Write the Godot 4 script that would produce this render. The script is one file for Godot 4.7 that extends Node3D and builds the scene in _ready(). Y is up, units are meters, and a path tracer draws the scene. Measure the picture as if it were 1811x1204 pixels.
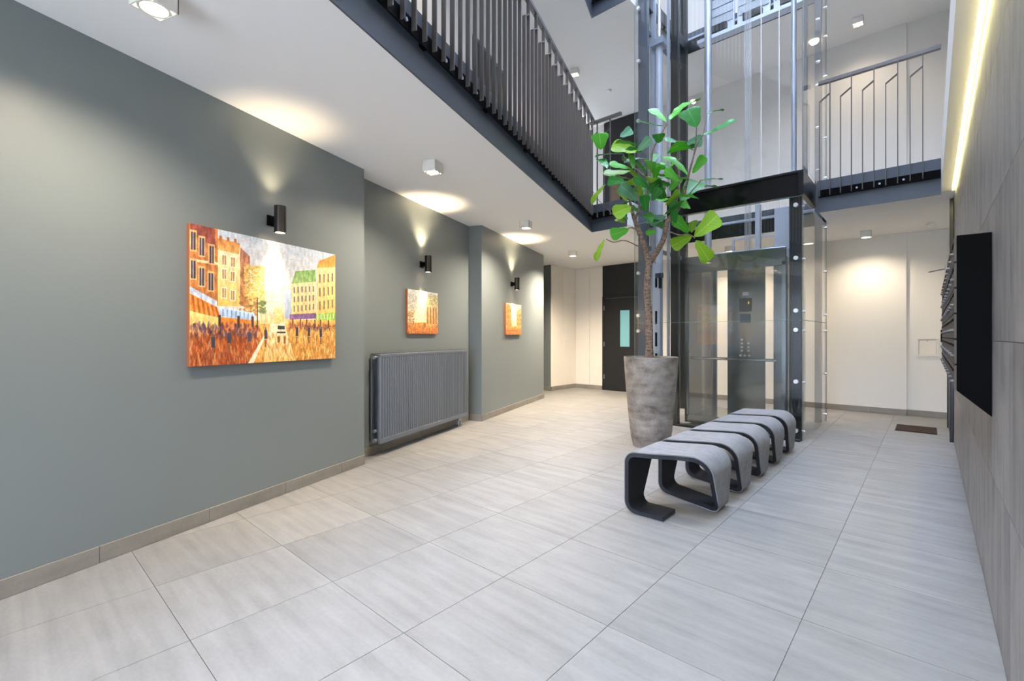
extends Node3D
# Entrance hall of an apartment building: atrium with galleries, glass elevator, fig tree and ribbon bench.
# World: -Z runs along the tiled right wall, +X points to that wall; the left wall stands 19 degrees off.

const DL := Vector3(-0.3256, 0.0, -0.9455)   # along the left wall, away from the entrance
const NL := Vector3(0.9455, 0.0, -0.3256)    # out of the left wall, into the hall
const CEIL := 2.76
const STOREY := 3.17
const TILE := 0.59

var M := {}
var used := {}
var box_cache := {}

# ---------------------------------------------------------------- mesh builder
class MB:
	var v := PackedVector3Array()
	var n := PackedVector3Array()
	var uv := PackedVector2Array()
	func tri(a: Vector3, b: Vector3, c: Vector3, out: Vector3, ua := Vector2.ZERO, ub := Vector2.ZERO, uc := Vector2.ZERO) -> void:
		var m := (a - c).cross(a - b)
		if m.length_squared() < 1e-18:
			return
		m = m.normalized()
		if m.dot(out) < 0.0:
			m = -m
			var t := b
			b = c
			c = t
			var tu := ub
			ub = uc
			uc = tu
		v.append_array(PackedVector3Array([a, b, c]))
		n.append_array(PackedVector3Array([m, m, m]))
		uv.append_array(PackedVector2Array([ua, ub, uc]))
	func quad(a: Vector3, b: Vector3, c: Vector3, d: Vector3, out: Vector3) -> void:
		var ua := Vector2(0, 1)
		var ub := Vector2(1, 1)
		var uc := Vector2(1, 0)
		var ud := Vector2(0, 0)
		tri(a, b, c, out, ua, ub, uc)
		tri(a, c, d, out, ua, uc, ud)
	func smooth(a: Vector3, b: Vector3, c: Vector3, na: Vector3, nb: Vector3, nc: Vector3, ua := Vector2.ZERO, ub := Vector2.ZERO, uc := Vector2.ZERO) -> void:
		var m := (a - c).cross(a - b)
		if m.length_squared() < 1e-18:
			return
		if m.dot(na + nb + nc) < 0.0:
			v.append_array(PackedVector3Array([a, c, b]))
			n.append_array(PackedVector3Array([na, nc, nb]))
			uv.append_array(PackedVector2Array([ua, uc, ub]))
		else:
			v.append_array(PackedVector3Array([a, b, c]))
			n.append_array(PackedVector3Array([na, nb, nc]))
			uv.append_array(PackedVector2Array([ua, ub, uc]))
	func box(c: Vector3, s: Vector3, b := Basis.IDENTITY) -> void:
		var h := s * 0.5
		for ax in 3:
			for sg in [-1.0, 1.0]:
				var d := Vector3.ZERO
				d[ax] = sg
				var e := Vector3.ZERO
				e[(ax + 1) % 3] = 1.0
				var f := Vector3.ZERO
				f[(ax + 2) % 3] = 1.0
				var p := [d * h - e * h - f * h, d * h + e * h - f * h, d * h + e * h + f * h, d * h - e * h + f * h]
				quad(c + b * p[0], c + b * p[1], c + b * p[2], c + b * p[3], b * d)
	func bevel_box(c: Vector3, s: Vector3, r: float, b := Basis.IDENTITY) -> void:
		var h := s * 0.5
		r = minf(r, minf(h.x, minf(h.y, h.z)) * 0.9)
		var i := h - Vector3(r, r, r)
		for ax in 3:
			var a1 := (ax + 1) % 3
			var a2 := (ax + 2) % 3
			for sg in [-1.0, 1.0]:
				var q := []
				for k in [[-1, -1], [1, -1], [1, 1], [-1, 1]]:
					var p := Vector3.ZERO
					p[ax] = sg * h[ax]
					p[a1] = k[0] * i[a1]
					p[a2] = k[1] * i[a2]
					q.append(c + b * p)
				var d := Vector3.ZERO
				d[ax] = sg
				quad(q[0], q[1], q[2], q[3], b * d)
			for s1 in [-1.0, 1.0]:
				for s2 in [-1.0, 1.0]:
					var q := []
					for k in [[-1, 0], [1, 0], [1, 1], [-1, 1]]:
						var p := Vector3.ZERO
						p[ax] = k[0] * i[ax]
						p[a1] = s1 * (h[a1] if k[1] == 0 else i[a1])
						p[a2] = s2 * (i[a2] if k[1] == 0 else h[a2])
						q.append(c + b * p)
					var d := Vector3.ZERO
					d[a1] = s1
					d[a2] = s2
					quad(q[0], q[1], q[2], q[3], b * d)
		for sx in [-1.0, 1.0]:
			for sy in [-1.0, 1.0]:
				for sz in [-1.0, 1.0]:
					var g := Vector3(sx, sy, sz)
					tri(c + b * (g * Vector3(h.x, i.y, i.z)), c + b * (g * Vector3(i.x, h.y, i.z)), c + b * (g * Vector3(i.x, i.y, h.z)), b * g)
	# poly: points (x, z)
	func prism(poly: PackedVector2Array, y0: float, y1: float) -> void:
		var t := Geometry2D.triangulate_polygon(poly)
		for k in range(0, t.size(), 3):
			for y in [y0, y1]:
				tri(Vector3(poly[t[k]].x, y, poly[t[k]].y), Vector3(poly[t[k + 1]].x, y, poly[t[k + 1]].y), Vector3(poly[t[k + 2]].x, y, poly[t[k + 2]].y), Vector3.UP if y == y1 else Vector3.DOWN)
		var cw := 1.0 if Geometry2D.is_polygon_clockwise(poly) else -1.0
		for k in poly.size():
			var a := poly[k]
			var b := poly[(k + 1) % poly.size()]
			var e := (b - a).normalized()
			var out := Vector3(-e.y, 0, e.x) * cw
			# test the side with a point just outside
			var mid := (a + b) * 0.5 + Vector2(out.x, out.z) * 0.0005
			if Geometry2D.is_point_in_polygon(mid, poly):
				out = -out
			quad(Vector3(a.x, y0, a.y), Vector3(b.x, y0, b.y), Vector3(b.x, y1, b.y), Vector3(a.x, y1, a.y), out)
	func tube(pts: Array, rad: Array, sides := 10, caps := true) -> void:
		var rings := []
		var nor := []
		var ref := Vector3(0.37, 0.21, 0.9).normalized()
		for k in pts.size():
			var d: Vector3 = (pts[mini(k + 1, pts.size() - 1)] - pts[maxi(k - 1, 0)]).normalized()
			var u := ref - d * ref.dot(d)
			if u.length() < 0.05:
				u = Vector3.RIGHT - d * d.x
			u = u.normalized()
			ref = u
			var w := d.cross(u)
			var ring := []
			var rn := []
			for j in sides:
				var an := TAU * j / sides
				var nn := u * cos(an) + w * sin(an)
				ring.append(pts[k] + nn * rad[k])
				rn.append(nn)
			rings.append(ring)
			nor.append(rn)
		for k in pts.size() - 1:
			for j in sides:
				var j2 := (j + 1) % sides
				smooth(rings[k][j], rings[k][j2], rings[k + 1][j2], nor[k][j], nor[k][j2], nor[k + 1][j2])
				smooth(rings[k][j], rings[k + 1][j2], rings[k + 1][j], nor[k][j], nor[k + 1][j2], nor[k + 1][j])
		if caps:
			for e in [0, pts.size() - 1]:
				var o: Vector3 = (pts[0] - pts[1]) if e == 0 else (pts[e] - pts[e - 1])
				for j in sides:
					tri(pts[e], rings[e][j], rings[e][(j + 1) % sides], o)
	# prof: points (radius, y); sharp between points that are doubled
	func lathe(prof: Array, sides := 40, at := Vector3.ZERO) -> void:
		for k in prof.size() - 1:
			var p: Vector2 = prof[k]
			var q: Vector2 = prof[k + 1]
			if p.distance_to(q) < 1e-6:
				continue
			var e := (q - p).normalized()
			var nrm := Vector2(e.y, -e.x)
			for j in sides:
				var a0 := TAU * j / sides
				var a1 := TAU * (j + 1) / sides
				var c0 := Vector3(cos(a0), 0, sin(a0))
				var c1 := Vector3(cos(a1), 0, sin(a1))
				var n0 := c0 * nrm.x + Vector3.UP * nrm.y
				var n1 := c1 * nrm.x + Vector3.UP * nrm.y
				var A := at + c0 * p.x + Vector3.UP * p.y
				var B := at + c1 * p.x + Vector3.UP * p.y
				var C := at + c1 * q.x + Vector3.UP * q.y
				var D := at + c0 * q.x + Vector3.UP * q.y
				smooth(A, B, C, n0, n1, n1)
				smooth(A, C, D, n0, n1, n0)
	func mesh() -> ArrayMesh:
		var arr := []
		arr.resize(Mesh.ARRAY_MAX)
		arr[Mesh.ARRAY_VERTEX] = v
		arr[Mesh.ARRAY_NORMAL] = n
		arr[Mesh.ARRAY_TEX_UV] = uv
		var am := ArrayMesh.new()
		am.add_surface_from_arrays(Mesh.PRIMITIVE_TRIANGLES, arr)
		return am

# ---------------------------------------------------------------- scene helpers
func numbered(called: String) -> String:
	var k: int = used.get(called, 0)
	used[called] = k + 1
	return called if k == 0 else "%s_%03d" % [called, k]

func thing(called: String, label: String, category: String, where := Transform3D.IDENTITY, group := "") -> Node3D:
	var o := Node3D.new()
	o.name = numbered(called)
	add_child(o)
	o.transform = where
	o.set_meta("label", label)
	o.set_meta("category", category)
	if group:
		o.set_meta("group", group)
	return o

func structure(called: String, label: String, mesh: Mesh = null, mat: Material = null) -> Node3D:
	var o: Node3D
	if mesh:
		var mi := MeshInstance3D.new()
		mi.mesh = mesh
		mi.material_override = mat
		o = mi
	else:
		o = Node3D.new()
	o.name = numbered(called)
	add_child(o)
	o.set_meta("kind", "structure")
	o.set_meta("label", label)
	return o

func part(parent: Node3D, called: String, mesh: Mesh, mat: Material, at := Transform3D.IDENTITY, label := "") -> MeshInstance3D:
	var mi := MeshInstance3D.new()
	mi.name = called
	mi.mesh = mesh
	mi.material_override = mat
	parent.add_child(mi, true)
	mi.transform = at
	if label:
		mi.set_meta("label", label)
	return mi

func bmesh(size: Vector3, bevel := 0.0) -> Mesh:
	var key := [size, bevel]
	if not box_cache.has(key):
		var m := MB.new()
		if bevel > 0.0:
			m.bevel_box(Vector3.ZERO, size, bevel)
		else:
			m.box(Vector3.ZERO, size)
		box_cache[key] = m.mesh()
	return box_cache[key]

func pbox(parent: Node3D, called: String, c: Vector3, size: Vector3, mat: Material, bevel := 0.0, label := "", basis := Basis.IDENTITY) -> MeshInstance3D:
	return part(parent, called, bmesh(size, bevel), mat, Transform3D(basis, c), label)

# box from lowest to highest corner
func span(parent: Node3D, called: String, a: Vector3, b: Vector3, mat: Material, bevel := 0.0, label := "") -> MeshInstance3D:
	var s := (b - a).abs()
	return pbox(parent, called, (a + b) * 0.5, Vector3(snappedf(s.x, 1e-5), snappedf(s.y, 1e-5), snappedf(s.z, 1e-5)), mat, bevel, label)

func cyl(called: String, parent: Node3D, a: Vector3, b: Vector3, r: float, mat: Material, sides := 16, label := "") -> MeshInstance3D:
	var m := MB.new()
	m.tube([a, b], [r, r], sides)
	return part(parent, called, m.mesh(), mat, Transform3D.IDENTITY, label)

func on_left(s: float, n: float, y := 0.0) -> Vector3:
	return DL * s + NL * n + Vector3.UP * y

func left_frame(s: float, n: float, y := 0.0) -> Transform3D:
	return Transform3D(Basis(DL, Vector3.UP, NL), on_left(s, n, y))

func xz(p: Vector3) -> Vector2:
	return Vector2(p.x, p.z)

# ---------------------------------------------------------------- materials
func mat(called: String, c: Color, rough := 0.6, metal := 0.0) -> StandardMaterial3D:
	var m := StandardMaterial3D.new()
	m.resource_name = called
	m.albedo_color = c
	m.roughness = rough
	m.metallic = metal
	M[called] = m
	return m

func glow(called: String, c: Color, energy: float) -> StandardMaterial3D:
	var m := mat(called, c, 0.5)
	m.emission_enabled = true
	m.emission = c
	m.emission_energy_multiplier = energy
	return m

func noise_bytes(size: Vector2i, freq: float, seed_: int, oct := 4) -> PackedByteArray:
	var f := FastNoiseLite.new()
	f.seed = seed_
	f.frequency = freq
	f.noise_type = FastNoiseLite.TYPE_SIMPLEX_SMOOTH
	f.fractal_octaves = oct
	var im := f.get_seamless_image(size.x, size.y)
	im.resize(512, 512, Image.INTERPOLATE_CUBIC)
	im.convert(Image.FORMAT_L8)
	return im.get_data()

# mixes noise layers [bytes, weight] and lays them on a ramp of colours
func ramp_texture(layers: Array, ramp: Array, contrast := 1.0, turn := false) -> ImageTexture:
	var data := PackedByteArray()
	data.resize(512 * 512 * 3)
	var last := ramp.size() - 1
	var lut := []
	for k in 256:
		var g := clampf((k / 255.0 - 0.5) * contrast + 0.5, 0.0, 1.0) * last
		var i := mini(int(g), last - 1)
		var c: Color = ramp[i].lerp(ramp[i + 1], g - i)
		lut.append([c.r8, c.g8, c.b8])
	var a: PackedByteArray = layers[0][0]
	var b: PackedByteArray = layers[1][0]
	var d: PackedByteArray = layers[2][0]
	var wa: float = layers[0][1]
	var wb: float = layers[1][1]
	var wd: float = layers[2][1]
	for k in 512 * 512:
		var l: Array = lut[clampi(int(a[k] * wa + b[k] * wb + d[k] * wd), 0, 255)]
		data[k * 3] = l[0]
		data[k * 3 + 1] = l[1]
		data[k * 3 + 2] = l[2]
	var im := Image.create_from_data(512, 512, false, Image.FORMAT_RGB8, data)
	if turn:
		im.rotate_90(CLOCKWISE)
	return ImageTexture.create_from_image(im)

func triplanar(m: StandardMaterial3D, t: Texture2D, scale_: Vector3, offset := Vector3.ZERO, world := true) -> void:
	m.albedo_texture = t
	m.uv1_triplanar = true
	m.uv1_world_triplanar = world
	m.uv1_triplanar_sharpness = 8.0
	m.uv1_scale = scale_
	m.uv1_offset = offset

func make_materials() -> void:
	var streak := noise_bytes(Vector2i(64, 512), 0.03, 3, 5)
	var mottle := noise_bytes(Vector2i(512, 512), 0.012, 8, 4)
	var fine := noise_bytes(Vector2i(512, 512), 0.12, 21, 3)
	var floor_t := ramp_texture([[streak, 0.45], [mottle, 0.35], [fine, 0.2]], [Color8(126, 125, 124), Color8(142, 141, 140), Color8(155, 154, 153)], 1.25)
	var wall_t := ramp_texture([[streak, 0.42], [mottle, 0.42], [fine, 0.16]], [Color8(96, 93, 91), Color8(128, 124, 121), Color8(150, 146, 142), Color8(136, 132, 129)], 1.3, true)
	var clay_t := ramp_texture([[mottle, 0.55], [fine, 0.2], [streak, 0.25]], [Color8(84, 77, 72), Color8(124, 116, 109), Color8(148, 140, 133), Color8(172, 164, 156)], 1.6)
	var cement_t := ramp_texture([[fine, 0.4], [mottle, 0.35], [streak, 0.25]], [Color8(118, 118, 122), Color8(140, 140, 144), Color8(156, 156, 160)], 1.3)
	var bark_t := ramp_texture([[streak, 0.5], [fine, 0.25], [mottle, 0.25]], [Color8(74, 58, 47), Color8(124, 103, 88), Color8(158, 139, 122)], 1.8)
	for k in 4:
		var tint: float = [1.0, 0.975, 1.015, 0.99][k]
		var m := mat("floor_tile_%d" % k, Color(tint, tint, tint), 0.48)
		triplanar(m, floor_t, Vector3(0.42, 0.5, 0.9), Vector3(0.27 * k, 0.1 * k, 0.41 * k))
		m.metallic_specular = 0.4
		var w := mat("wall_tile_%d" % k, Color(tint, tint, tint), 0.45)
		triplanar(w, wall_t, Vector3(0.6, 0.35, 0.6), Vector3(0.1 * k, 0.31 * k, 0.23 * k))
	triplanar(mat("skirting", Color(0.98, 0.95, 0.91), 0.5), floor_t, Vector3(0.7, 0.6, 0.7))
	triplanar(mat("clay", Color(1, 1, 1), 0.6), clay_t, Vector3(0.7, 0.8, 0.7))
	triplanar(mat("cement", Color(1, 1, 1), 0.75), cement_t, Vector3(1.6, 1.6, 1.6))
	triplanar(mat("bark", Color(1, 1, 1), 0.85), bark_t, Vector3(6, 2, 6))
	mat("grout", Color8(120, 117, 112), 0.9)
	mat("grey_paint", Color8(124, 131, 133), 0.42)
	mat("white_paint", Color8(230, 228, 224), 0.8)
	mat("dimmed_upper_paint", Color8(217, 213, 206), 0.8)  # white paint darkened so the upper storeys look less brightly lit
	mat("ceiling_paint", Color8(238, 238, 238), 0.9)
	mat("cream_panel", Color8(233, 227, 217), 0.6)
	mat("steel_blue", Color8(80, 86, 95), 0.4, 0.3)
	mat("bar_steel", Color8(92, 87, 84), 0.4, 0.25)
	mat("black_steel", Color8(20, 21, 24), 0.3, 0.2)
	mat("gloss_black", Color8(14, 14, 15), 0.12, 0.0)
	mat("matt_black", Color8(9, 9, 10), 0.6).metallic_specular = 0.15
	mat("door_black", Color8(28, 29, 32), 0.5)
	mat("stainless", Color8(140, 147, 147), 0.18, 1.0)
	mat("polished", Color8(185, 188, 188), 0.1, 1.0)
	mat("zinc", Color8(168, 176, 188), 0.4, 0.6)
	mat("pale_metal", Color8(176, 184, 196), 0.5, 0.2)
	mat("bolt", Color8(225, 225, 225), 0.25, 0.5)
	mat("radiator_paint", Color8(103, 110, 121), 0.35)
	mat("soil", Color8(48, 38, 30), 0.95)
	mat("rubber", Color8(14, 15, 18), 0.7)
	mat("bench_dark", Color8(27, 30, 37), 0.55)
	mat("sconce_chrome", Color8(70, 66, 66), 0.2, 0.9)
	mat("mail_door", Color8(104, 97, 91), 0.65).metallic_specular = 0.2
	mat("mat_brown", Color8(62, 44, 34), 0.95)
	mat("board_grey", Color8(150, 156, 160), 0.6)
	mat("white_plastic", Color8(228, 226, 220), 0.5)
	mat("stretcher", Color8(150, 84, 40), 0.7)
	mat("green_edge", Color8(112, 140, 135), 0.3)
	mat("rope", Color8(190, 192, 196), 0.4, 0.5)
	mat("tan_door", Color8(120, 98, 82), 0.6)
	var g := mat("glass", Color(0.3, 0.42, 0.4, 0.012), 0.0)
	g.transparency = BaseMaterial3D.TRANSPARENCY_ALPHA
	g.metallic_specular = 0.4
	var g2 := mat("smoked_glass", Color(0.1, 0.14, 0.14, 0.55), 0.02)
	g2.transparency = BaseMaterial3D.TRANSPARENCY_ALPHA
	glow("lamp_glow", Color(1.0, 0.9, 0.76), 14.0)
	glow("led_glow", Color(1.0, 0.97, 0.68), 5.0)
	glow("pane_daylight_glow", Color8(104, 150, 152), 0.55)  # self-lit teal stands in for daylight behind the door pane
	glow("display_glow", Color8(200, 150, 40), 1.2)
	# leaves
	var tones := [[Color8(70, 160, 34), Color8(130, 195, 70)], [Color8(126, 172, 34), Color8(175, 205, 90)], [Color8(34, 118, 38), Color8(84, 155, 66)], [Color8(84, 140, 104), Color8(140, 175, 145)]]
	for k in 4:
		var m := mat("leaf_%d" % k, Color.WHITE, 0.38)
		m.albedo_texture = leaf_texture(tones[k][0], tones[k][1])
		m.backlight_enabled = true
		m.backlight = Color(0.35, 0.4, 0.2)

func leaf_texture(a: Color, b: Color) -> ImageTexture:
	var im := Image.create(96, 192, false, Image.FORMAT_RGB8)
	for y in 192:
		for x in 96:
			var u := absf(x / 95.0 - 0.5) * 2.0
			var vv := 1.0 - y / 191.0
			var vein := 0.0
			if u < 0.05:
				vein = 0.9
			var ph := fposmod((vv - u * 0.22) * 8.0, 1.0)
			if ph < 0.1:
				vein = maxf(vein, 0.5)
			var w := 0.08 * sin(x * 0.7 + y * 0.31) + 0.06 * sin(y * 0.9 - x * 0.4)
			im.set_pixel(x, y, a.lerp(b, clampf(vein + w, 0.0, 1.0)))
	return ImageTexture.create_from_image(im)

const LEAVES := [
	[0.101,3.568,-0.169, -0.050,3.783,-0.112, 0.760,0.397,0.515, 0.134, 0],
	[0.099,3.624,-0.279, 0.233,4.013,-0.542, -0.136,0.586,0.799, 0.244, 0],
	[0.057,3.549,-0.206, -0.217,3.622,-0.096, 0.333,0.915,0.226, 0.152, 0],
	[0.458,3.388,-0.106, 0.399,3.593,-0.042, 0.677,-0.034,0.735, 0.245, 2],
	[0.382,3.730,-0.628, 0.493,3.848,-0.775, -0.054,0.798,0.600, 0.109, 2],
	[0.349,3.475,-0.571, 0.669,3.578,-0.732, 0.043,0.802,0.596, 0.186, 2],
	[-0.401,3.238,0.379, -0.376,3.395,0.438, 0.657,-0.356,0.665, 0.196, 0],
	[-0.119,3.226,0.078, -0.331,3.339,0.244, 0.624,0.024,0.781, 0.154, 1],
	[-0.000,3.134,0.314, 0.136,3.239,0.283, 0.395,-0.254,0.883, 0.108, 3],
	[-0.162,3.150,0.287, -0.445,3.215,0.407, 0.295,0.937,0.189, 0.157, 3],
	[-0.089,3.187,-0.092, -0.223,3.191,0.138, 0.353,0.917,0.188, 0.133, 3],
	[0.106,3.427,-0.286, 0.320,3.222,-0.361, 0.682,0.730,-0.050, 0.153, 3],
	[0.273,3.337,-0.320, 0.431,3.335,-0.341, 0.133,0.009,0.991, 0.140, 3],
	[0.388,2.881,-0.026, 0.201,3.184,0.021, 0.827,0.459,0.325, 0.179, 0],
	[0.394,2.933,-0.165, 0.513,3.094,-0.181, 0.495,-0.289,0.820, 0.108, 0],
	[0.314,2.970,-0.592, 0.462,3.074,-0.844, 0.125,0.889,0.440, 0.155, 2],
	[0.283,2.637,-0.118, 0.396,2.984,-0.367, 0.359,0.465,0.809, 0.221, 2],
	[-0.170,3.014,0.127, -0.422,2.967,0.295, 0.314,0.681,0.661, 0.153, 1],
	[-0.297,2.813,0.456, -0.488,2.656,0.485, -0.238,0.447,0.862, 0.124, 1],
	[-0.072,2.746,-0.058, -0.123,3.034,-0.163, 0.096,0.356,0.930, 0.155, 2],
	[0.046,2.720,-0.295, -0.068,2.940,-0.128, 0.738,-0.121,0.663, 0.193, 2],
	[-0.070,2.659,0.175, -0.159,2.806,0.362, 0.820,-0.192,0.539, 0.161, 3],
	[-0.060,2.555,0.339, -0.120,2.477,0.533, 0.911,0.196,0.362, 0.158, 1],
	[-0.124,2.341,0.271, -0.283,2.278,0.380, 0.576,-0.038,0.817, 0.140, 0],
	[-0.222,2.193,0.599, -0.331,1.994,0.639, -0.257,0.324,0.911, 0.115, 1],
	[0.390,2.269,-0.219, 0.623,2.506,-0.366, 0.591,-0.083,0.802, 0.213, 1],
	[0.262,2.339,-0.491, 0.081,2.211,-0.323, 0.678,0.008,0.735, 0.161, 1],
	[0.408,2.223,-0.217, 0.531,2.008,-0.321, 0.659,0.013,0.752, 0.178, 1],
	[0.261,2.360,-0.398, 0.204,2.495,-0.205, 0.857,-0.270,0.440, 0.147, 0],
	[0.226,2.396,-0.585, 0.276,2.516,-0.476, 0.633,-0.650,0.421, 0.112, 1],
	[0.062,2.547,-0.257, -0.122,2.513,-0.203, 0.295,-0.081,0.952, 0.130, 3],
	[0.358,2.534,0.067, 0.418,2.603,-0.079, 0.879,0.175,0.443, 0.112, 0],
	[0.211,2.505,-0.081, 0.190,2.666,-0.088, 0.657,0.116,0.745, 0.095, 2],
	[0.090,2.483,0.315, 0.139,2.615,0.417, 0.627,-0.608,0.487, 0.112, 2],
	[-0.258,2.965,0.488, -0.366,3.159,0.438, 0.623,0.501,0.601, 0.114, 2],
	[-0.075,2.968,0.311, -0.282,3.025,0.415, 0.474,0.642,0.603, 0.119, 0],
	[-0.161,3.126,-0.202, -0.349,3.295,-0.176, 0.673,0.727,0.136, 0.127, 0],
	[0.165,3.000,-0.022, 0.103,3.022,0.080, 0.849,-0.054,0.525, 0.077, 0],
	[-0.260,3.390,0.213, -0.200,3.489,0.070, 0.841,0.208,0.499, 0.108, 3],
	[-0.099,2.816,0.404, -0.267,2.852,0.474, 0.397,0.067,0.915, 0.112, 2],
	[-0.058,2.481,-0.188, -0.151,2.650,-0.220, 0.508,0.426,0.748, 0.112, 0],
	[-0.016,2.934,0.388, -0.092,3.108,0.312, 0.858,0.468,0.212, 0.102, 0],
	[0.328,2.812,0.035, 0.245,2.932,0.161, 0.768,-0.126,0.628, 0.105, 0],
	[0.283,2.827,-0.342, 0.459,2.985,-0.635, 0.150,0.829,0.538, 0.188, 2],
	[0.064,2.999,0.072, 0.123,3.071,-0.118, 0.391,0.814,0.429, 0.106, 0],
	[0.219,3.325,-0.233, 0.133,3.367,-0.095, 0.806,0.471,0.359, 0.084, 3],
	[0.095,2.326,0.062, 0.066,2.292,0.192, 0.951,0.170,0.258, 0.070, 0],
	[0.307,2.377,0.065, 0.316,2.488,0.170, 0.758,-0.482,0.439, 0.098, 2],
	[-0.269,2.466,0.088, -0.395,2.568,0.041, 0.198,0.601,0.775, 0.095, 1],
	[0.073,2.759,0.207, 0.036,2.823,0.386, 0.935,-0.225,0.275, 0.105, 2],
	[0.030,2.879,-0.419, 0.110,3.048,-0.501, 0.683,0.033,0.730, 0.122, 0],
	[0.033,2.667,0.046, 0.125,2.786,0.049, 0.452,-0.367,0.813, 0.112, 2],
	[-0.241,2.760,-0.161, -0.383,2.909,-0.169, 0.719,0.691,0.077, 0.114, 0],
	[0.179,3.205,0.192, 0.269,3.186,0.402, 0.091,0.995,0.051, 0.126, 2],
	[-0.050,3.249,0.174, -0.233,3.324,0.334, 0.313,0.946,-0.085, 0.140, 2],
	[-0.028,3.162,0.184, -0.110,3.226,0.322, 0.145,0.925,-0.350, 0.095, 2],
	[0.082,2.814,0.174, 0.174,2.785,0.372, 0.286,0.958,0.006, 0.121, 1],
	[-0.140,2.677,-0.232, -0.301,2.755,-0.387, 0.263,0.944,0.200, 0.131, 2],
	[0.143,2.511,-0.040, 0.336,2.665,-0.101, -0.634,0.771,-0.059, 0.140, 2],
	[0.096,3.068,-0.217, 0.186,3.182,-0.352, -0.130,0.799,0.587, 0.109, 0],
	[0.170,3.229,-0.183, 0.342,3.327,-0.359, -0.263,0.928,0.265, 0.146, 2],
	[-0.015,2.954,0.071, -0.062,3.106,0.202, 0.510,0.647,-0.568, 0.113, 2],
	[-0.196,2.923,-0.192, -0.430,2.917,-0.242, -0.049,0.992,0.119, 0.132, 0],
	[0.006,2.997,-0.102, 0.164,2.992,-0.319, 0.066,0.997,0.027, 0.148, 0],
	[-0.208,2.724,0.023, -0.404,2.700,0.006, -0.134,0.975,0.176, 0.109, 2],
	[0.168,2.601,0.001, 0.307,2.735,-0.068, -0.727,0.666,-0.167, 0.113, 1],
	[-0.043,2.811,0.129, -0.062,2.861,0.388, -0.277,0.940,-0.199, 0.146, 1],
	[-0.099,2.478,-0.122, -0.183,2.648,-0.245, 0.644,0.630,0.433, 0.124, 2],
	[0.104,2.694,-0.218, 0.251,2.769,-0.324, -0.216,0.912,0.347, 0.108, 1],
	[-0.124,2.554,0.123, -0.308,2.595,0.163, 0.274,0.911,0.310, 0.106, 1],
	[-0.220,2.621,-0.147, -0.346,2.760,-0.149, 0.626,0.567,0.535, 0.103, 0],
	[-0.084,2.910,0.012, -0.237,3.038,0.076, 0.455,0.766,-0.454, 0.115, 1],
	[-0.112,2.777,-0.044, -0.226,2.886,-0.088, 0.694,0.720,-0.017, 0.090, 2],
	[-0.146,2.930,-0.118, -0.274,2.915,-0.304, 0.171,0.965,-0.199, 0.125, 1],
	[-0.060,3.008,-0.220, -0.120,3.093,-0.345, 0.580,0.775,0.249, 0.090, 0],
	[-0.003,3.175,0.182, -0.020,3.128,0.435, 0.207,0.959,0.193, 0.142, 1],
	[-0.123,2.934,-0.303, -0.117,3.015,-0.544, 0.140,0.938,0.318, 0.140, 2],
	[-0.263,2.623,0.059, -0.407,2.692,0.043, 0.427,0.904,0.012, 0.088, 2],
	[0.118,2.844,0.147, 0.283,2.838,0.284, -0.069,0.989,0.132, 0.118, 0],
	[-0.014,2.427,-0.127, 0.053,2.454,-0.277, -0.249,0.966,0.067, 0.092, 2],
	[-0.019,3.108,-0.061, -0.036,3.246,-0.182, 0.497,0.604,0.623, 0.101, 2],
	[-0.049,2.515,-0.170, -0.034,2.492,-0.348, -0.212,0.967,-0.140, 0.099, 2],
	[-0.004,2.864,-0.131, -0.027,2.945,-0.282, -0.363,0.797,0.482, 0.095, 1],
	[-0.152,2.941,0.010, -0.379,2.973,0.135, 0.180,0.981,0.073, 0.143, 2],
	[0.178,2.909,-0.113, 0.343,2.924,-0.204, -0.016,0.991,0.134, 0.104, 0],
	[0.106,2.758,-0.281, 0.090,2.722,-0.480, -0.147,0.975,-0.166, 0.112, 0],
	[0.072,2.885,0.047, 0.164,2.945,0.197, -0.384,0.914,-0.131, 0.102, 0],
	[-0.156,3.113,-0.042, -0.359,3.278,-0.078, 0.635,0.721,-0.278, 0.145, 2],
	[0.039,2.912,-0.082, 0.063,2.945,-0.277, 0.057,0.983,0.174, 0.109, 2],
	[-0.187,2.672,0.180, -0.290,2.818,0.252, 0.304,0.587,-0.750, 0.106, 1],
	[0.022,2.407,0.100, 0.115,2.409,0.235, -0.174,0.980,0.100, 0.090, 2],
	[0.186,3.151,0.001, 0.403,3.221,-0.017, -0.317,0.914,-0.253, 0.125, 0],
	[0.272,3.132,0.131, 0.457,3.115,0.234, 0.044,0.996,0.081, 0.116, 0],
	[0.303,2.660,0.064, 0.544,2.627,0.061, 0.134,0.990,-0.044, 0.133, 0],
	[0.180,2.612,0.165, 0.303,2.607,0.364, 0.008,1.000,0.019, 0.129, 0],
	[-0.127,3.171,-0.190, -0.214,3.171,-0.412, 0.023,1.000,-0.006, 0.131, 2],
	[0.062,2.955,0.102, 0.154,3.026,0.339, 0.319,0.866,-0.385, 0.145, 0],
	[-0.237,2.503,0.072, -0.359,2.611,0.059, 0.563,0.691,0.453, 0.090, 0]]

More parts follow.
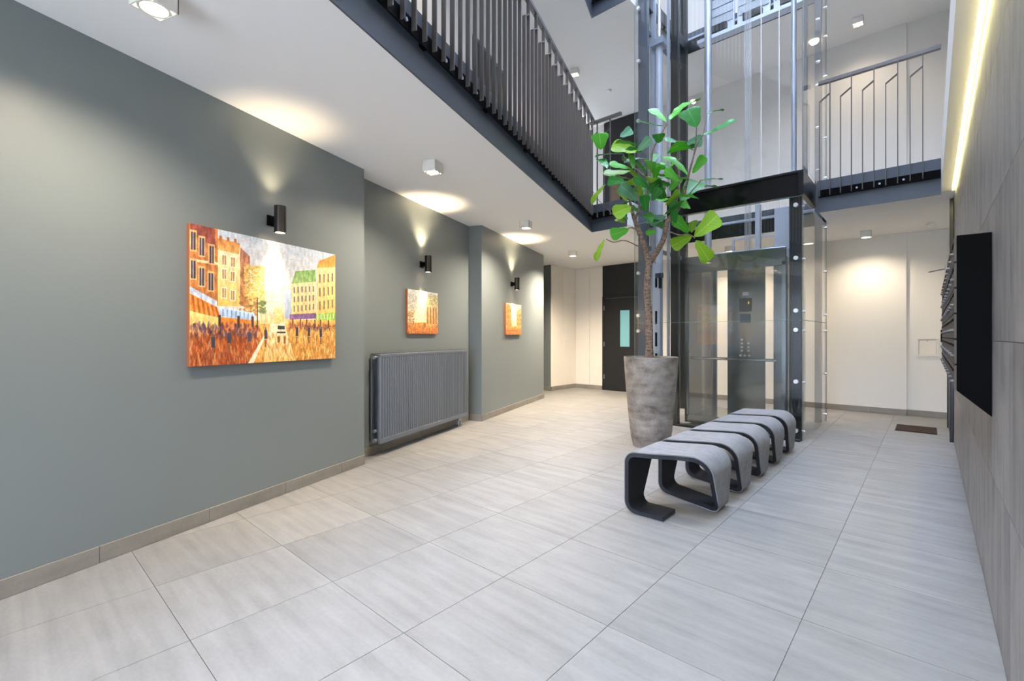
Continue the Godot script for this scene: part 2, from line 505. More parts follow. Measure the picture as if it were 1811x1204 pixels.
const BRANCHES := [
	[-0.011,0.967,0.010,0.045,-0.015,1.388,0.014,0.038,-0.031,1.738,0.028,0.036,-0.011,2.036,0.010,0.038],
	[-0.011,2.000,0.010,0.034,-0.097,2.305,0.047,0.028,-0.161,2.488,0.064,0.022,-0.220,2.712,0.063,0.014,-0.275,2.994,0.058,0.008],
	[-0.011,2.000,0.010,0.032,0.112,2.240,-0.060,0.028,0.162,2.461,-0.078,0.024,0.263,2.617,-0.168,0.017,0.339,2.936,-0.196,0.012,0.398,3.204,-0.222,0.008,0.411,3.444,-0.233,0.005],
	[-0.161,2.488,0.064,0.014,-0.031,2.788,0.028,0.012,0.016,3.019,0.040,0.010,0.041,3.202,0.044,0.009,0.099,3.358,-0.008,0.007,0.157,3.497,-0.060,0.005],
	[0.155,2.342,-0.085,0.008,0.270,2.285,-0.108,0.007,0.366,2.283,-0.126,0.006,0.435,2.230,-0.121,0.005],
	[-0.103,2.184,0.092,0.007,-0.238,2.256,0.146,0.006,-0.355,2.248,0.184,0.006,-0.426,2.288,0.220,0.005],
	[-0.104,2.340,0.052,0.008,-0.134,2.379,0.160,0.007,-0.159,2.363,0.223,0.005],
	[-0.220,2.712,0.063,0.008,-0.251,2.804,0.158,0.007,-0.279,2.806,0.250,0.006,-0.344,2.842,0.375,0.004],
	[-0.031,2.929,0.028,0.009,-0.137,3.037,0.042,0.008,-0.236,3.123,0.077,0.007,-0.285,3.238,0.094,0.005],
	[0.198,2.513,-0.110,0.012,0.210,2.804,-0.255,0.010,0.183,3.069,-0.298,0.008,0.168,3.274,-0.312,0.005],
	[0.369,3.070,-0.209,0.006,0.405,3.293,-0.295,0.005,0.433,3.393,-0.361,0.004,0.458,3.620,-0.410,0.003],
	[0.263,2.617,-0.168,0.008,0.380,2.751,-0.179,0.006,0.465,2.841,-0.201,0.005],
	[0.009,2.988,0.033,0.007,0.065,3.041,-0.085,0.006,0.105,3.060,-0.161,0.004],
	[-0.316,2.498,0.148,0.004,-0.416,2.616,0.184,0.004,-0.517,2.736,0.222,0.003,-0.582,2.850,0.253,0.003]]

# ---------------------------------------------------------------- painted canvases
var brush: FastNoiseLite

func fill(im: Image, pts: Array, top: Color, bottom: Color, rough := 0.12) -> void:
	var w := im.get_width()
	var h := im.get_height()
	var poly := PackedVector2Array()
	var lo := Vector2(1e9, 1e9)
	var hi := -lo
	for p in pts:
		var q := Vector2(p[0] * w, p[1] * h)
		poly.append(q)
		lo = lo.min(q)
		hi = hi.max(q)
	for y in range(maxi(0, int(lo.y)), mini(h, int(hi.y) + 1)):
		for x in range(maxi(0, int(lo.x)), mini(w, int(hi.x) + 1)):
			if Geometry2D.is_point_in_polygon(Vector2(x + 0.5, y + 0.5), poly):
				var t := (y - lo.y) / maxf(1.0, hi.y - lo.y)
				var j := 1.0 + rough * (brush.get_noise_2d(x * 2.0, y * 0.8) * 1.4 + brush.get_noise_2d(x * 7.0 + 400, y * 7.0))
				var c := top.lerp(bottom, t)
				im.set_pixel(x, y, Color(minf(1, c.r * j), minf(1, c.g * j), minf(1, c.b * j)))

func rect(im: Image, u: float, v: float, w: float, h: float, c: Color, rough := 0.15) -> void:
	fill(im, [[u, v], [u + w, v], [u + w, v + h], [u, v + h]], c, c, rough)

func dabs(im: Image, rng: RandomNumberGenerator, count: int, u0: float, v0: float, u1: float, v1: float, sw: float, sh: float, cols: Array) -> void:
	var w := im.get_width()
	var h := im.get_height()
	for k in count:
		var u := rng.randf_range(u0, u1)
		var v := rng.randf_range(v0, v1)
		var c: Color = cols[rng.randi() % cols.size()]
		c = c.lightened(rng.randf() * 0.15) if rng.randf() < 0.5 else c.darkened(rng.randf() * 0.15)
		var rx := maxf(1.0, sw * w * rng.randf_range(0.3, 0.8))
		var ry := maxf(1.0, sh * h * rng.randf_range(0.3, 0.8))
		var lean := rng.randf_range(-0.35, 0.35)
		for y in range(maxi(0, int(v * h - ry)), mini(h, int(v * h + ry) + 1)):
			for x in range(maxi(0, int(u * w - rx * 1.4)), mini(w, int(u * w + rx * 1.4) + 1)):
				var dy := (y - v * h) / ry
				var dx := (x - u * w - dy * lean * ry) / rx
				if dx * dx + dy * dy < 1.0:
					im.set_pixel(x, y, im.get_pixel(x, y).lerp(c, 0.6))

func windows(im: Image, spots: Array, w: float, h: float, c: Color, frame: Color) -> void:
	for p in spots:
		rect(im, p[0] - w * 0.75, p[1] - h * 0.62, w * 1.5, h * 1.2, frame)
		rect(im, p[0] - w * 0.5, p[1] - h * 0.5, w, h, c)
		rect(im, p[0] - w * 0.07, p[1] - h * 0.5, w * 0.14, h, frame.lightened(0.4))

func street_painting() -> Image:
	var im := Image.create(640, 466, false, Image.FORMAT_RGB8)
	var rng := RandomNumberGenerator.new()
	rng.seed = 11
	# sky and street
	fill(im, [[0, 0], [1, 0], [1, 0.72], [0, 0.72]], Color8(188, 200, 214), Color8(240, 204, 176), 0.1)
	dabs(im, rng, 500, 0.28, 0.0, 0.85, 0.45, 0.016, 0.01, [Color8(206, 212, 220), Color8(226, 210, 210), Color8(232, 216, 198), Color8(190, 200, 214)])
	dabs(im, rng, 260, 0.4, 0.35, 0.66, 0.62, 0.025, 0.012, [Color8(240, 196, 160), Color8(236, 180, 160), Color8(246, 216, 180)])
	fill(im, [[0, 0.66], [1, 0.66], [1, 1], [0, 1]], Color8(222, 170, 84), Color8(206, 128, 40), 0.2)
	fill(im, [[0, 0.74], [0.39, 0.7], [0.42, 0.79], [0.32, 1], [0, 1]], Color8(178, 84, 34), Color8(172, 74, 26), 0.3)
	fill(im, [[0.47, 0.68], [0.57, 0.68], [0.66, 1], [0.42, 1]], Color8(236, 214, 178), Color8(226, 168, 84), 0.2)
	# avenue end
	fill(im, [[0.4, 0.6], [0.62, 0.56], [0.62, 0.68], [0.4, 0.69]], Color8(206, 180, 160), Color8(228, 190, 120), 0.15)
	fill(im, [[0.575, 0.41], [0.625, 0.37], [0.625, 0.63], [0.575, 0.64]], Color8(168, 182, 208), Color8(150, 160, 190), 0.1)
	# left houses
	fill(im, [[0, 0], [0.146, 0], [0.146, 0.56], [0, 0.47]], Color8(206, 116, 50), Color8(190, 112, 54), 0.25)
	fill(im, [[0, 0], [0.125, 0], [0.135, 0.14], [0, 0.07]], Color8(142, 64, 56), Color8(160, 78, 60), 0.3)
	rect(im, 0.0, 0.245, 0.146, 0.018, Color8(236, 206, 160))
	windows(im, [[0.06, 0.15], [0.112, 0.195], [0.06, 0.365], [0.108, 0.393], [0.016, 0.32], [0.016, 0.12]], 0.024, 0.125, Color8(66, 58, 84), Color8(228, 168, 100))
	fill(im, [[0.146, 0.07], [0.275, 0.075], [0.275, 0.555], [0.146, 0.565]], Color8(244, 226, 182), Color8(240, 188, 82), 0.12)
	fill(im, [[0.146, 0.065], [0.275, 0.075], [0.268, 0.16], [0.146, 0.15]], Color8(226, 134, 60), Color8(236, 160, 82), 0.2)
	for k in 3:
		rect(im, 0.155 + k * 0.042, 0.045, 0.014, 0.03, Color8(196, 110, 50))
	windows(im, [[0.181, 0.22], [0.232, 0.225], [0.181, 0.325], [0.23, 0.335], [0.181, 0.465], [0.23, 0.478]], 0.022, 0.07, Color8(196, 142, 64), Color8(250, 236, 200))
	fill(im, [[0.275, 0.1], [0.334, 0.16], [0.334, 0.56], [0.275, 0.55]], Color8(196, 120, 96), Color8(186, 116, 62), 0.3)
	# autumn tree and lamp post
	dabs(im, rng, 900, 0.3, 0.22, 0.43, 0.6, 0.012, 0.012, [Color8(240, 196, 70), Color8(248, 220, 120), Color8(226, 160, 60), Color8(206, 170, 90)])
	dabs(im, rng, 140, 0.27, 0.48, 0.38, 0.62, 0.012, 0.012, [Color8(150, 92, 50), Color8(190, 110, 50)])
	dabs(im, rng, 90, 0.39, 0.5, 0.44, 0.6, 0.012, 0.012, [Color8(70, 104, 66), Color8(96, 120, 70)])
	dabs(im, rng, 90, 0.5, 0.55, 0.56, 0.66, 0.01, 0.01, [Color8(226, 206, 90), Color8(200, 186, 80)])
	rect(im, 0.379, 0.48, 0.007, 0.3, Color8(50, 46, 44))
	# awnings and shop fronts on the left
	fill(im, [[0, 0.44], [0.142, 0.53], [0.142, 0.575], [0, 0.49]], Color8(176, 190, 218), Color8(196, 200, 214), 0.2)
	fill(im, [[0, 0.49], [0.142, 0.575], [0.165, 0.655], [0, 0.61]], Color8(232, 128, 36), Color8(240, 150, 50), 0.2)
	for k in 6:
		fill(im, [[0.01 + k * 0.024, 0.5 + k * 0.014], [0.02 + k * 0.024, 0.505 + k * 0.014], [0.028 + k * 0.026, 0.62 + k * 0.006], [0.016 + k * 0.026, 0.62 + k * 0.006]], Color8(196, 84, 30), Color8(206, 96, 34), 0.2)
	fill(im, [[0, 0.61], [0.155, 0.655], [0.155, 0.74], [0, 0.76]], Color8(250, 212, 120), Color8(240, 180, 80), 0.15)
	fill(im, [[0.15, 0.565], [0.365, 0.605], [0.372, 0.66], [0.158, 0.64]], Color8(206, 222, 240), Color8(146, 176, 214), 0.12)
	for k in 8:
		rect(im, 0.17 + k * 0.025, 0.585 + k * 0.004, 0.008, 0.055, Color8(120, 152, 198))
	fill(im, [[0.155, 0.645], [0.362, 0.66], [0.362, 0.72], [0.155, 0.745]], Color8(238, 132, 44), Color8(226, 108, 36), 0.25)
	for u in [0.148, 0.258, 0.345]:
		rect(im, u, 0.63, 0.014, 0.15, Color8(74, 46, 34))
	# right houses
	fill(im, [[0.623, 0.33], [0.824, 0.28], [0.824, 0.59], [0.623, 0.615]], Color8(238, 214, 160), Color8(232, 190, 108), 0.14)
	fill(im, [[0.655, 0.22], [0.817, 0.18], [0.824, 0.285], [0.623, 0.335]], Color8(130, 176, 92), Color8(164, 190, 106), 0.2)
	for r in 3:
		for k in 6:
			rect(im, 0.64 + k * 0.031, 0.36 - k * 0.006 + r * 0.082, 0.011, 0.052, Color8(136, 110, 96))
	fill(im, [[0.831, 0.15], [0.998, 0.1], [1, 0.56], [0.831, 0.58]], Color8(244, 216, 148), Color8(236, 188, 96), 0.14)
	fill(im, [[0.831, 0.16], [0.85, 0.09], [1, 0.0], [1, 0.12]], Color8(232, 138, 52), Color8(240, 156, 64), 0.2)
	for r in 3:
		for k in 4:
			rect(im, 0.85 + k * 0.038, 0.215 - k * 0.01 + r * 0.125, 0.014, 0.08, Color8(150, 112, 78))
	fill(im, [[0.611, 0.6], [0.824, 0.575], [0.824, 0.625], [0.611, 0.645]], Color8(124, 82, 132), Color8(142, 98, 146), 0.2)
	fill(im, [[0.824, 0.585], [1, 0.555], [1, 0.635], [0.824, 0.65]], Color8(142, 190, 66), Color8(162, 204, 84), 0.2)
	for k in 6:
		rect(im, 0.835 + k * 0.028, 0.585 - k * 0.003, 0.009, 0.05, Color8(200, 220, 140))
	fill(im, [[0.6, 0.645], [1, 0.635], [1, 0.7], [0.6, 0.69]], Color8(244, 178, 84), Color8(226, 132, 60), 0.3)
	for u in [0.63, 0.69, 0.74, 0.81, 0.86, 0.93]:
		rect(im, u, 0.635, 0.009, 0.08, Color8(92, 58, 40))
	# passers-by, tram, kerb and wet reflections
	dabs(im, rng, 260, 0.0, 0.7, 0.38, 0.79, 0.009, 0.035, [Color8(120, 52, 40), Color8(70, 58, 92), Color8(150, 70, 44), Color8(52, 42, 48), Color8(226, 150, 90), Color8(120, 84, 130)])
	dabs(im, rng, 160, 0.6, 0.68, 1.0, 0.73, 0.007, 0.03, [Color8(150, 62, 40), Color8(104, 60, 60), Color8(206, 104, 50), Color8(70, 60, 84)])
	dabs(im, rng, 300, 0.0, 0.8, 0.36, 1.0, 0.006, 0.05, [Color8(206, 106, 40), Color8(150, 58, 26), Color8(232, 152, 72), Color8(120, 52, 36)])
	dabs(im, rng, 420, 0.38, 0.76, 1.0, 1.0, 0.008, 0.04, [Color8(240, 190, 96), Color8(216, 138, 44), Color8(248, 216, 140), Color8(190, 108, 40)])
	fill(im, [[0.428, 0.78], [0.438, 0.78], [0.36, 1], [0.324, 1]], Color8(240, 220, 190), Color8(236, 206, 170), 0.1)
	rect(im, 0.517, 0.695, 0.062, 0.085, Color8(226, 206, 170))
	rect(im, 0.522, 0.7, 0.052, 0.03, Color8(56, 54, 62))
	rect(im, 0.517, 0.75, 0.062, 0.012, Color8(70, 52, 46))
	rect(im, 0.52, 0.79, 0.018, 0.05, Color8(130, 78, 36))
	rect(im, 0.565, 0.79, 0.014, 0.06, Color8(130, 78, 36))
	for p in [[0.439, 0.77], [0.666, 0.745], [0.763, 0.745], [0.866, 0.755], [0.21, 0.8], [0.12, 0.83], [0.33, 0.79]]:
		rect(im, p[0] - 0.01, p[1] - 0.035, 0.02, 0.075, Color8(62, 62, 82))
		rect(im, p[0] - 0.005, p[1] - 0.055, 0.01, 0.02, Color8(120, 84, 70))
		rect(im, p[0] - 0.007, p[1] + 0.045, 0.012, 0.06, Color8(140, 84, 50))
	im.adjust_bcs(1.12, 1.0, 0.85)
	im.resize(320, 233, Image.INTERPOLATE_LANCZOS)
	im.resize(800, 582, Image.INTERPOLATE_CUBIC)
	return im

func small_painting(kind: int) -> Image:
	var im := Image.create(320, 256, false, Image.FORMAT_RGB8)
	var rng := RandomNumberGenerator.new()
	rng.seed = 30 + kind
	fill(im, [[0, 0], [1, 0], [1, 1], [0, 1]], Color8(206, 206, 200), Color8(236, 206, 140), 0.12)
	fill(im, [[0, 0.76], [1, 0.7], [1, 1], [0, 1]], Color8(232, 140, 44), Color8(196, 90, 26), 0.25)
	if kind == 0:
		dabs(im, rng, 260, 0.0, 0.1, 0.28, 0.5, 0.02, 0.014, [Color8(140, 142, 128), Color8(196, 190, 170), Color8(160, 150, 120)])
		fill(im, [[0.58, 0.12], [1, 0.05], [1, 0.82], [0.58, 0.8]], Color8(216, 200, 150), Color8(216, 150, 66), 0.2)
		for k in 4:
			rect(im, 0.62 + k * 0.1, 0.36, 0.03, 0.4, Color8(128, 72, 44))
		dabs(im, rng, 160, 0.62, 0.05, 1.0, 0.3, 0.03, 0.02, [Color8(130, 130, 84), Color8(176, 166, 110)])
		rect(im, 0.545, 0.12, 0.012, 0.6, Color8(140, 120, 96))
		dabs(im, rng, 110, 0.0, 0.5, 0.2, 0.78, 0.04, 0.03, [Color8(210, 180, 100), Color8(180, 120, 60)])
		for p in [[0.16, 0.72], [0.5, 0.74], [0.54, 0.76]]:
			rect(im, p[0], p[1], 0.02, 0.09, Color8(92, 56, 40))
	else:
		fill(im, [[0, 0], [0.3, 0.1], [0.36, 0.8], [0, 0.84]], Color8(226, 164, 70), Color8(206, 140, 60), 0.25)
		fill(im, [[0.66, 0.25], [1, 0.1], [1, 0.8], [0.66, 0.78]], Color8(236, 190, 96), Color8(222, 160, 72), 0.2)
		for r in 3:
			for k in 3:
				rect(im, 0.05 + k * 0.1, 0.2 + r * 0.18, 0.035, 0.1, Color8(140, 88, 44))
				rect(im, 0.72 + k * 0.1, 0.32 + r * 0.14, 0.035, 0.08, Color8(150, 96, 50))
		dabs(im, rng, 160, 0.0, 0.55, 0.5, 0.85, 0.03, 0.02, [Color8(180, 104, 44), Color8(240, 190, 96), Color8(150, 92, 46)])
		rect(im, 0.05, 0.86, 0.6, 0.014, Color8(140, 70, 30))
	dabs(im, rng, 220, 0.0, 0.78, 1.0, 1.0, 0.025, 0.02, [Color8(240, 164, 60), Color8(206, 98, 30), Color8(236, 190, 110), Color8(168, 80, 30)])
	im.adjust_bcs(1.08, 1.0, 0.78)
	return im

func painting(called_label: String, s: float, n: float, y: float, w: float, h: float, im: Image) -> void:
	var t := thing("painting", called_label, "painting", left_frame(s, n, y))
	pbox(t, "stretcher_frame", Vector3(0, 0, 0.015), Vector3(w, h, 0.028), M.stretcher, 0.003)
	var m := StandardMaterial3D.new()
	m.resource_name = "oil_paint"
	m.albedo_texture = ImageTexture.create_from_image(im)
	m.roughness = 0.42
	var q := MB.new()
	q.bevel_box(Vector3.ZERO, Vector3(w, h, 0.004), 0.0015)
	q.uv.resize(0)
	for p in q.v:
		q.uv.append(Vector2(p.x / w + 0.5, 0.5 - p.y / h))
	part(t, "canvas", q.mesh(), m, Transform3D(Basis.IDENTITY, Vector3(0, 0, 0.031)))

# ---------------------------------------------------------------- lamps
func spot(parent: Node3D, at: Transform3D, energy: float, angle: float, blend: float, size := 0.03, c := Color(1.0, 0.925, 0.815)) -> void:
	var l := SpotLight3D.new()
	l.name = "lamp_light"
	l.light_color = c
	l.light_energy = energy
	l.spot_angle = angle
	l.spot_angle_attenuation = blend
	l.spot_range = 16.0
	l.spot_attenuation = 2.0
	l.light_size = size
	l.shadow_enabled = true
	parent.add_child(l, true)
	l.transform = at

const DOWN := Basis(Vector3(1, 0, 0), Vector3(0, 0, -1), Vector3(0, 1, 0))
const UPWARD := Basis(Vector3(1, 0, 0), Vector3(0, 0, 1), Vector3(0, -1, 0))

func ceiling_lamp(label: String, at: Vector3, turn: float, energy: float) -> void:
	var t := thing("ceiling_spotlight", label, "ceiling light", Transform3D(Basis(Vector3.UP, turn), at), "surface ceiling spotlights")
	# square tube, open below, lens set a little inside
	var w := 0.132
	var h := 0.095
	for k in 4:
		var b := Basis(Vector3.UP, k * PI / 2)
		pbox(t, "side_plate", b * Vector3(0, -h * 0.5, w * 0.5 - 0.004), Vector3(w, h, 0.008), M.white_plastic, 0.0015, "", b)
	pbox(t, "back_plate", Vector3(0, -0.004, 0), Vector3(w - 0.017, 0.008, w - 0.017), M.white_plastic)
	var m := MB.new()
	m.lathe([Vector2(0.0, -0.09), Vector2(0.05, -0.09), Vector2(0.052, -0.075), Vector2(0.0, -0.075)], 24)
	part(t, "lens", m.mesh(), M.lamp_glow)
	var r := MB.new()
	r.lathe([Vector2(0.053, -0.085), Vector2(0.053, -0.094), Vector2(0.064, -0.094), Vector2(0.064, -0.085)], 24)
	part(t, "trim_ring", r.mesh(), M.white_plastic)
	spot(t, Transform3D(DOWN, Vector3(0, -0.105, 0)), energy, 74.0, 0.85, 0.05)

func sconce(label: String, s: float, n: float, y: float, energy: float, rise := 1.0) -> void:
	var t := thing("wall_sconce", label, "wall lamp", left_frame(s, n, y), "up and down wall sconces")
	pbox(t, "wall_plate", Vector3(0, 0, 0.008), Vector3(0.07, 0.075, 0.014), M.matt_black, 0.003)
	pbox(t, "bracket", Vector3(0, 0, 0.04), Vector3(0.045, 0.05, 0.06), M.matt_black, 0.004)
	var r := 0.041
	var h := 0.0975
	var m := MB.new()
	m.lathe([Vector2(r - 0.005, -h + 0.02), Vector2(r - 0.005, -h), Vector2(r, -h), Vector2(r, h), Vector2(r - 0.005, h), Vector2(r - 0.005, h - 0.02)], 32, Vector3(0, 0, 0.098))
	part(t, "tube", m.mesh(), M.sconce_chrome)
	for d in [-1.0, 1.0]:
		var e := MB.new()
		e.lathe([Vector2(0.0, d * (h - 0.006)), Vector2(r - 0.006, d * (h - 0.006)), Vector2(r - 0.006, d * (h - 0.016)), Vector2(0.0, d * (h - 0.016))], 24, Vector3(0, 0, 0.098))
		part(t, "lens", e.mesh(), M.lamp_glow)
		spot(t, Transform3D(UPWARD if d > 0 else DOWN, Vector3(0, d * (h + 0.008), 0.098)), energy * (rise if d > 0 else 1.0), 44.0 if d > 0 else 30.0, 1.0, 0.02, Color(1.0, 0.9, 0.72))

func smoke_detector(label: String, at: Vector3) -> void:
	var t := thing("smoke_detector", label, "smoke detector", Transform3D(Basis.IDENTITY, at), "ceiling smoke detectors")
	var m := MB.new()
	m.lathe([Vector2(0.0, 0.0), Vector2(0.05, 0.0), Vector2(0.05, -0.012), Vector2(0.0, -0.012)], 24)
	part(t, "base", m.mesh(), M.white_plastic)
	var d := MB.new()
	d.lathe([Vector2(0.038, -0.012), Vector2(0.034, -0.032), Vector2(0.018, -0.04), Vector2(0.0, -0.04)], 24)
	part(t, "sensor_head", d.mesh(), M.white_plastic)

# ---------------------------------------------------------------- railings
# frame: x along the edge, z outward, y up from the floor below; bars hang on the slab edge
func railing(label: String, frame: Transform3D, length: float, lean_back := false) -> void:
	var t := thing("gallery_railing", label, "railing", frame, "gallery railings")
	var zc := 0.045
	pbox(t, "mounting_plate", Vector3(length * 0.5, 0.195, zc - 0.012), Vector3(length, 0.09, 0.012), M.matt_black, 0.002)
	pbox(t, "handrail", Vector3(length * 0.5, 1.555, zc), Vector3(length, 0.045, 0.045), M.bar_steel, 0.004)
	var step := 0.2125
	var count := int(length / step)
	var straight := bmesh(Vector3(0.009, 1.37, 0.032), 0.0015)
	var bent := MB.new()
	bent.box(Vector3(0, -0.105, 0), Vector3(0.009, 1.16, 0.032))
	var a := Vector3(0, 0.473, 0)
	var b := Vector3(0.1062, 0.55, 0)
	var e := (b - a).normalized()
	bent.box((a + b) * 0.5, Vector3((b - a).length(), 0.009, 0.032), Basis(e, Vector3(-e.y, e.x, 0), Vector3(0, 0, 1)))
	var bent_mesh := bent.mesh()
	for k in count:
		var x := 0.12 + step * k
		if x > length - 0.01:
			break
		part(t, "bar", straight, M.bar_steel, Transform3D(Basis.IDENTITY, Vector3(x, 0.847, zc + 0.012)))
		if x > 0.1062:
			part(t, "bent_bar", bent_mesh, M.bar_steel, Transform3D(Basis.IDENTITY, Vector3(x - 0.1062, 0.847, zc + 0.012)))
		if k % 4 == 0:
			pbox(t, "bracket", Vector3(x + 0.05, 0.19, 0.012), Vector3(0.05, 0.06, 0.04), M.matt_black)
		else:
			cyl("bolt", t, Vector3(x + 0.05, 0.195, zc - 0.008), Vector3(x + 0.05, 0.195, zc + 0.004), 0.011, M.zinc, 8)

# ---------------------------------------------------------------- the place
func _ready() -> void:
	# camera: level, 1.2 m above the floor, lens shifted down a little
	var cam := Camera3D.new()
	cam.name = "camera"
	cam.projection = Camera3D.PROJECTION_FRUSTUM
	cam.near = 0.05
	cam.far = 100.0
	cam.size = 0.05 * 1204.0 / 826.0
	cam.frustum_offset = Vector2(0.0, -0.05 * 8.0 / 826.0)
	add_child(cam)
	cam.position = Vector3(0, 1.2, 0)
	cam.rotation_degrees = Vector3(0, 41.84, 0)
	cam.current = true
	# overcast daylight through the glass roof of the atrium
	var env := Environment.new()
	env.background_mode = Environment.BG_SKY
	var sky := Sky.new()
	var sm := ProceduralSkyMaterial.new()
	sm.sky_top_color = Color(0.80, 0.87, 1.0)
	sm.sky_horizon_color = Color(0.83, 0.89, 1.0)
	sm.ground_horizon_color = Color(0.62, 0.66, 0.7)
	sm.ground_bottom_color = Color(0.62, 0.66, 0.7)
	sm.sky_energy_multiplier = 1.0
	sky.sky_material = sm
	env.sky = sky
	env.background_energy_multiplier = 15.0
	env.tonemap_mode = Environment.TONE_MAPPER_LINEAR
	env.tonemap_exposure = 1.5
	env.sdfgi_enabled = true
	env.ssao_enabled = true
	env.ssil_enabled = true
	var we := WorldEnvironment.new()
	we.name = "daylight"
	we.environment = env
	add_child(we)
	brush = FastNoiseLite.new()
	brush.seed = 4
	brush.frequency = 0.03
	make_materials()
	build_shell()
	build_floor()
	build_galleries()
	build_left_wall_things()
	build_back_things()
	build_right_wall_things()
	build_elevator()
	build_planter_and_tree()
	build_bench()
	build_lamps()

# corner points of the left wall in plan
func left_plan() -> Array:
	return [on_left(-2.148, -2.975), on_left(3.494, -2.975), on_left(3.494, -3.145), on_left(5.89, -3.145), on_left(5.89, -2.945), on_left(8.573, -2.945)]

func build_shell() -> void:
	var lp := left_plan()
	var m := MB.new()
	var poly := PackedVector2Array()
	for p in lp:
		poly.append(xz(p))
	poly.append_array(PackedVector2Array([Vector2(-7.7, lp[5].z), Vector2(-7.7, 3.0)]))
	m.prism(poly, 0.0, CEIL)
	structure("wall_left", "dark grey painted wall with a radiator niche and pier", m.mesh(), M.grey_paint)
	m = MB.new()
	m.box(Vector3(-7.85, CEIL * 0.5, -3.2), Vector3(0.3, CEIL, 12.6))
	structure("wall_left", "grey painted end wall of the side passage", m.mesh(), M.grey_paint)
	# dark return wall beyond the passage
	m = MB.new()
	m.box(Vector3(-6.95, CEIL * 0.5, -8.85), Vector3(1.5, CEIL, 1.32))
	structure("wall_left", "dark grey return wall beyond the passage beside white panels", m.mesh(), M.grey_paint)
	# upper storeys of the left wall
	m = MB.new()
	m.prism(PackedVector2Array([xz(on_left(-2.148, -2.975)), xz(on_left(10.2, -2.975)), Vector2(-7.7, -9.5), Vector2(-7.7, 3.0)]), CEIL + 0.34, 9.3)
	structure("wall_left", "wall behind the upper left galleries, white toned down for dimmer light", m.mesh(), M.dimmed_upper_paint)
	# back wall: door bay on the left, a shallow step near the right corner
	var back := PackedVector2Array([Vector2(-6.2, -9.14), Vector2(-4.3, -9.14), Vector2(-4.3, -9.22), Vector2(-0.267, -9.22), Vector2(-0.267, -9.265), Vector2(0.6, -9.265), Vector2(0.6, -9.6), Vector2(-6.2, -9.6)])
	m = MB.new()
	m.prism(back, 0.0, CEIL + 0.1)
	structure("wall_back", "warm white back wall with a shallow vertical step", m.mesh(), M.white_paint)
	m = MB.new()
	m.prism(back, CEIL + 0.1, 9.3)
	structure("wall_back", "back wall of the upper galleries, white toned down for dimmer light", m.mesh(), M.dimmed_upper_paint)
	# right wall with porcelain cladding
	var wr := structure("wall_right", "wall clad with grey streaked porcelain tiles beside the mailboxes")
	span(wr, "masonry", Vector3(0.212, 0, -9.26), Vector3(0.5, 9.3, 3.0), M.dimmed_upper_paint)
	span(wr, "plaster_return", Vector3(0.2, 0, -9.26), Vector3(0.212, CEIL, -7.23), M.white_paint)
	var zs := [1.26, 0.08, -1.1, -2.28, -3.46, -4.64, -5.82, -7.0, -7.22]
	var ys := [0.003, 0.592, 1.18, 1.768, 2.356, 2.735]
	for r in 5:
		for c in 8:
			var k := (r * 3 + c * 5) % 4
			span(wr, "wall_tile", Vector3(0.2, ys[r] + 0.0012, zs[c + 1] + 0.0012), Vector3(0.211, ys[r + 1] - 0.0012, zs[c] - 0.0012), M["wall_tile_%d" % k])
	# entrance wall behind the viewer, glazed at each storey
	var wf := structure("wall_front", "white entrance wall around a glazed door")
	span(wf, "wall_part", Vector3(-8.0, 0, 3.0), Vector3(-2.0, 9.3, 3.3), M.white_paint)
	span(wf, "wall_part", Vector3(0.1, 0, 3.0), Vector3(0.5, 9.3, 3.3), M.white_paint)
	span(wf, "wall_part", Vector3(-2.0, 2.6, 3.0), Vector3(0.1, 9.3, 3.3), M.dimmed_upper_paint)
	for q in [["door_6", "glazed entrance door in the front wall", 0.0, 2.6]]:
		var gw := structure(q[0], q[1])
		for x in [-2.0, -0.98, 0.04]:
			span(gw, "mullion", Vector3(x, q[2], 3.1), Vector3(x + 0.06, q[3], 3.16), M.black_steel, 0.004)
		for x in [-1.94, -0.92]:
			span(gw, "rail", Vector3(x, q[3] - 0.06, 3.1), Vector3(x + 0.96, q[3], 3.16), M.black_steel, 0.004)
			span(gw, "rail", Vector3(x, q[2], 3.1), Vector3(x + 0.96, q[2] + 0.08, 3.16), M.black_steel, 0.004)
			span(gw, "pane", Vector3(x, q[2] + 0.08, 3.125), Vector3(x + 0.96, q[3] - 0.06, 3.133), M.glass)
	# baseboards: one stone strip after another
	var bl := structure("baseboard_left", "grey stone skirting along the dark left wall")
	var runs := [[-2.1, 3.494, -2.975], [3.51, 5.875, -3.145], [5.89, 8.573, -2.945]]
	for run in runs:
		var s: float = run[0]
		while s < run[1] - 0.02:
			var e := minf(s + 0.588, run[1])
			part(bl, "skirting_strip", bmesh(Vector3(snappedf(e - s - 0.002, 0.001), 0.088, 0.011), 0.0015), M.skirting, left_frame((s + e) * 0.5, run[2] + 0.006, 0.045))
			s = e
	for q in [[3.494 + 0.006, -3.06, 0.17], [5.89 - 0.006, -3.045, 0.19]]:
		part(bl, "skirting_return", bmesh(Vector3(0.011, 0.088, q[2])), M.skirting, left_frame(q[0], q[1], 0.045))
	var bb := structure("baseboard_back", "brown stone skirting along the white back walls")
	var x := -4.25
	while x < -0.28:
		var e := minf(x + 0.588, -0.267)
		span(bb, "skirting_strip", Vector3(x + 0.001, 0.001, -9.22), Vector3(e - 0.001, 0.089, -9.208), M.skirting, 0.0015)
		x = e
	span(bb, "skirting_strip", Vector3(-0.266, 0.001, -9.265), Vector3(0.196, 0.089, -9.253), M.skirting, 0.0015)
	span(bb, "skirting_strip", Vector3(-6.17, 0.001, -9.118), Vector3(-5.46, 0.089, -9.106), M.skirting, 0.0015)
	span(bb, "skirting_strip", Vector3(-6.178, 0.001, -9.105), Vector3(-6.166, 0.089, -8.19), M.skirting, 0.0015)
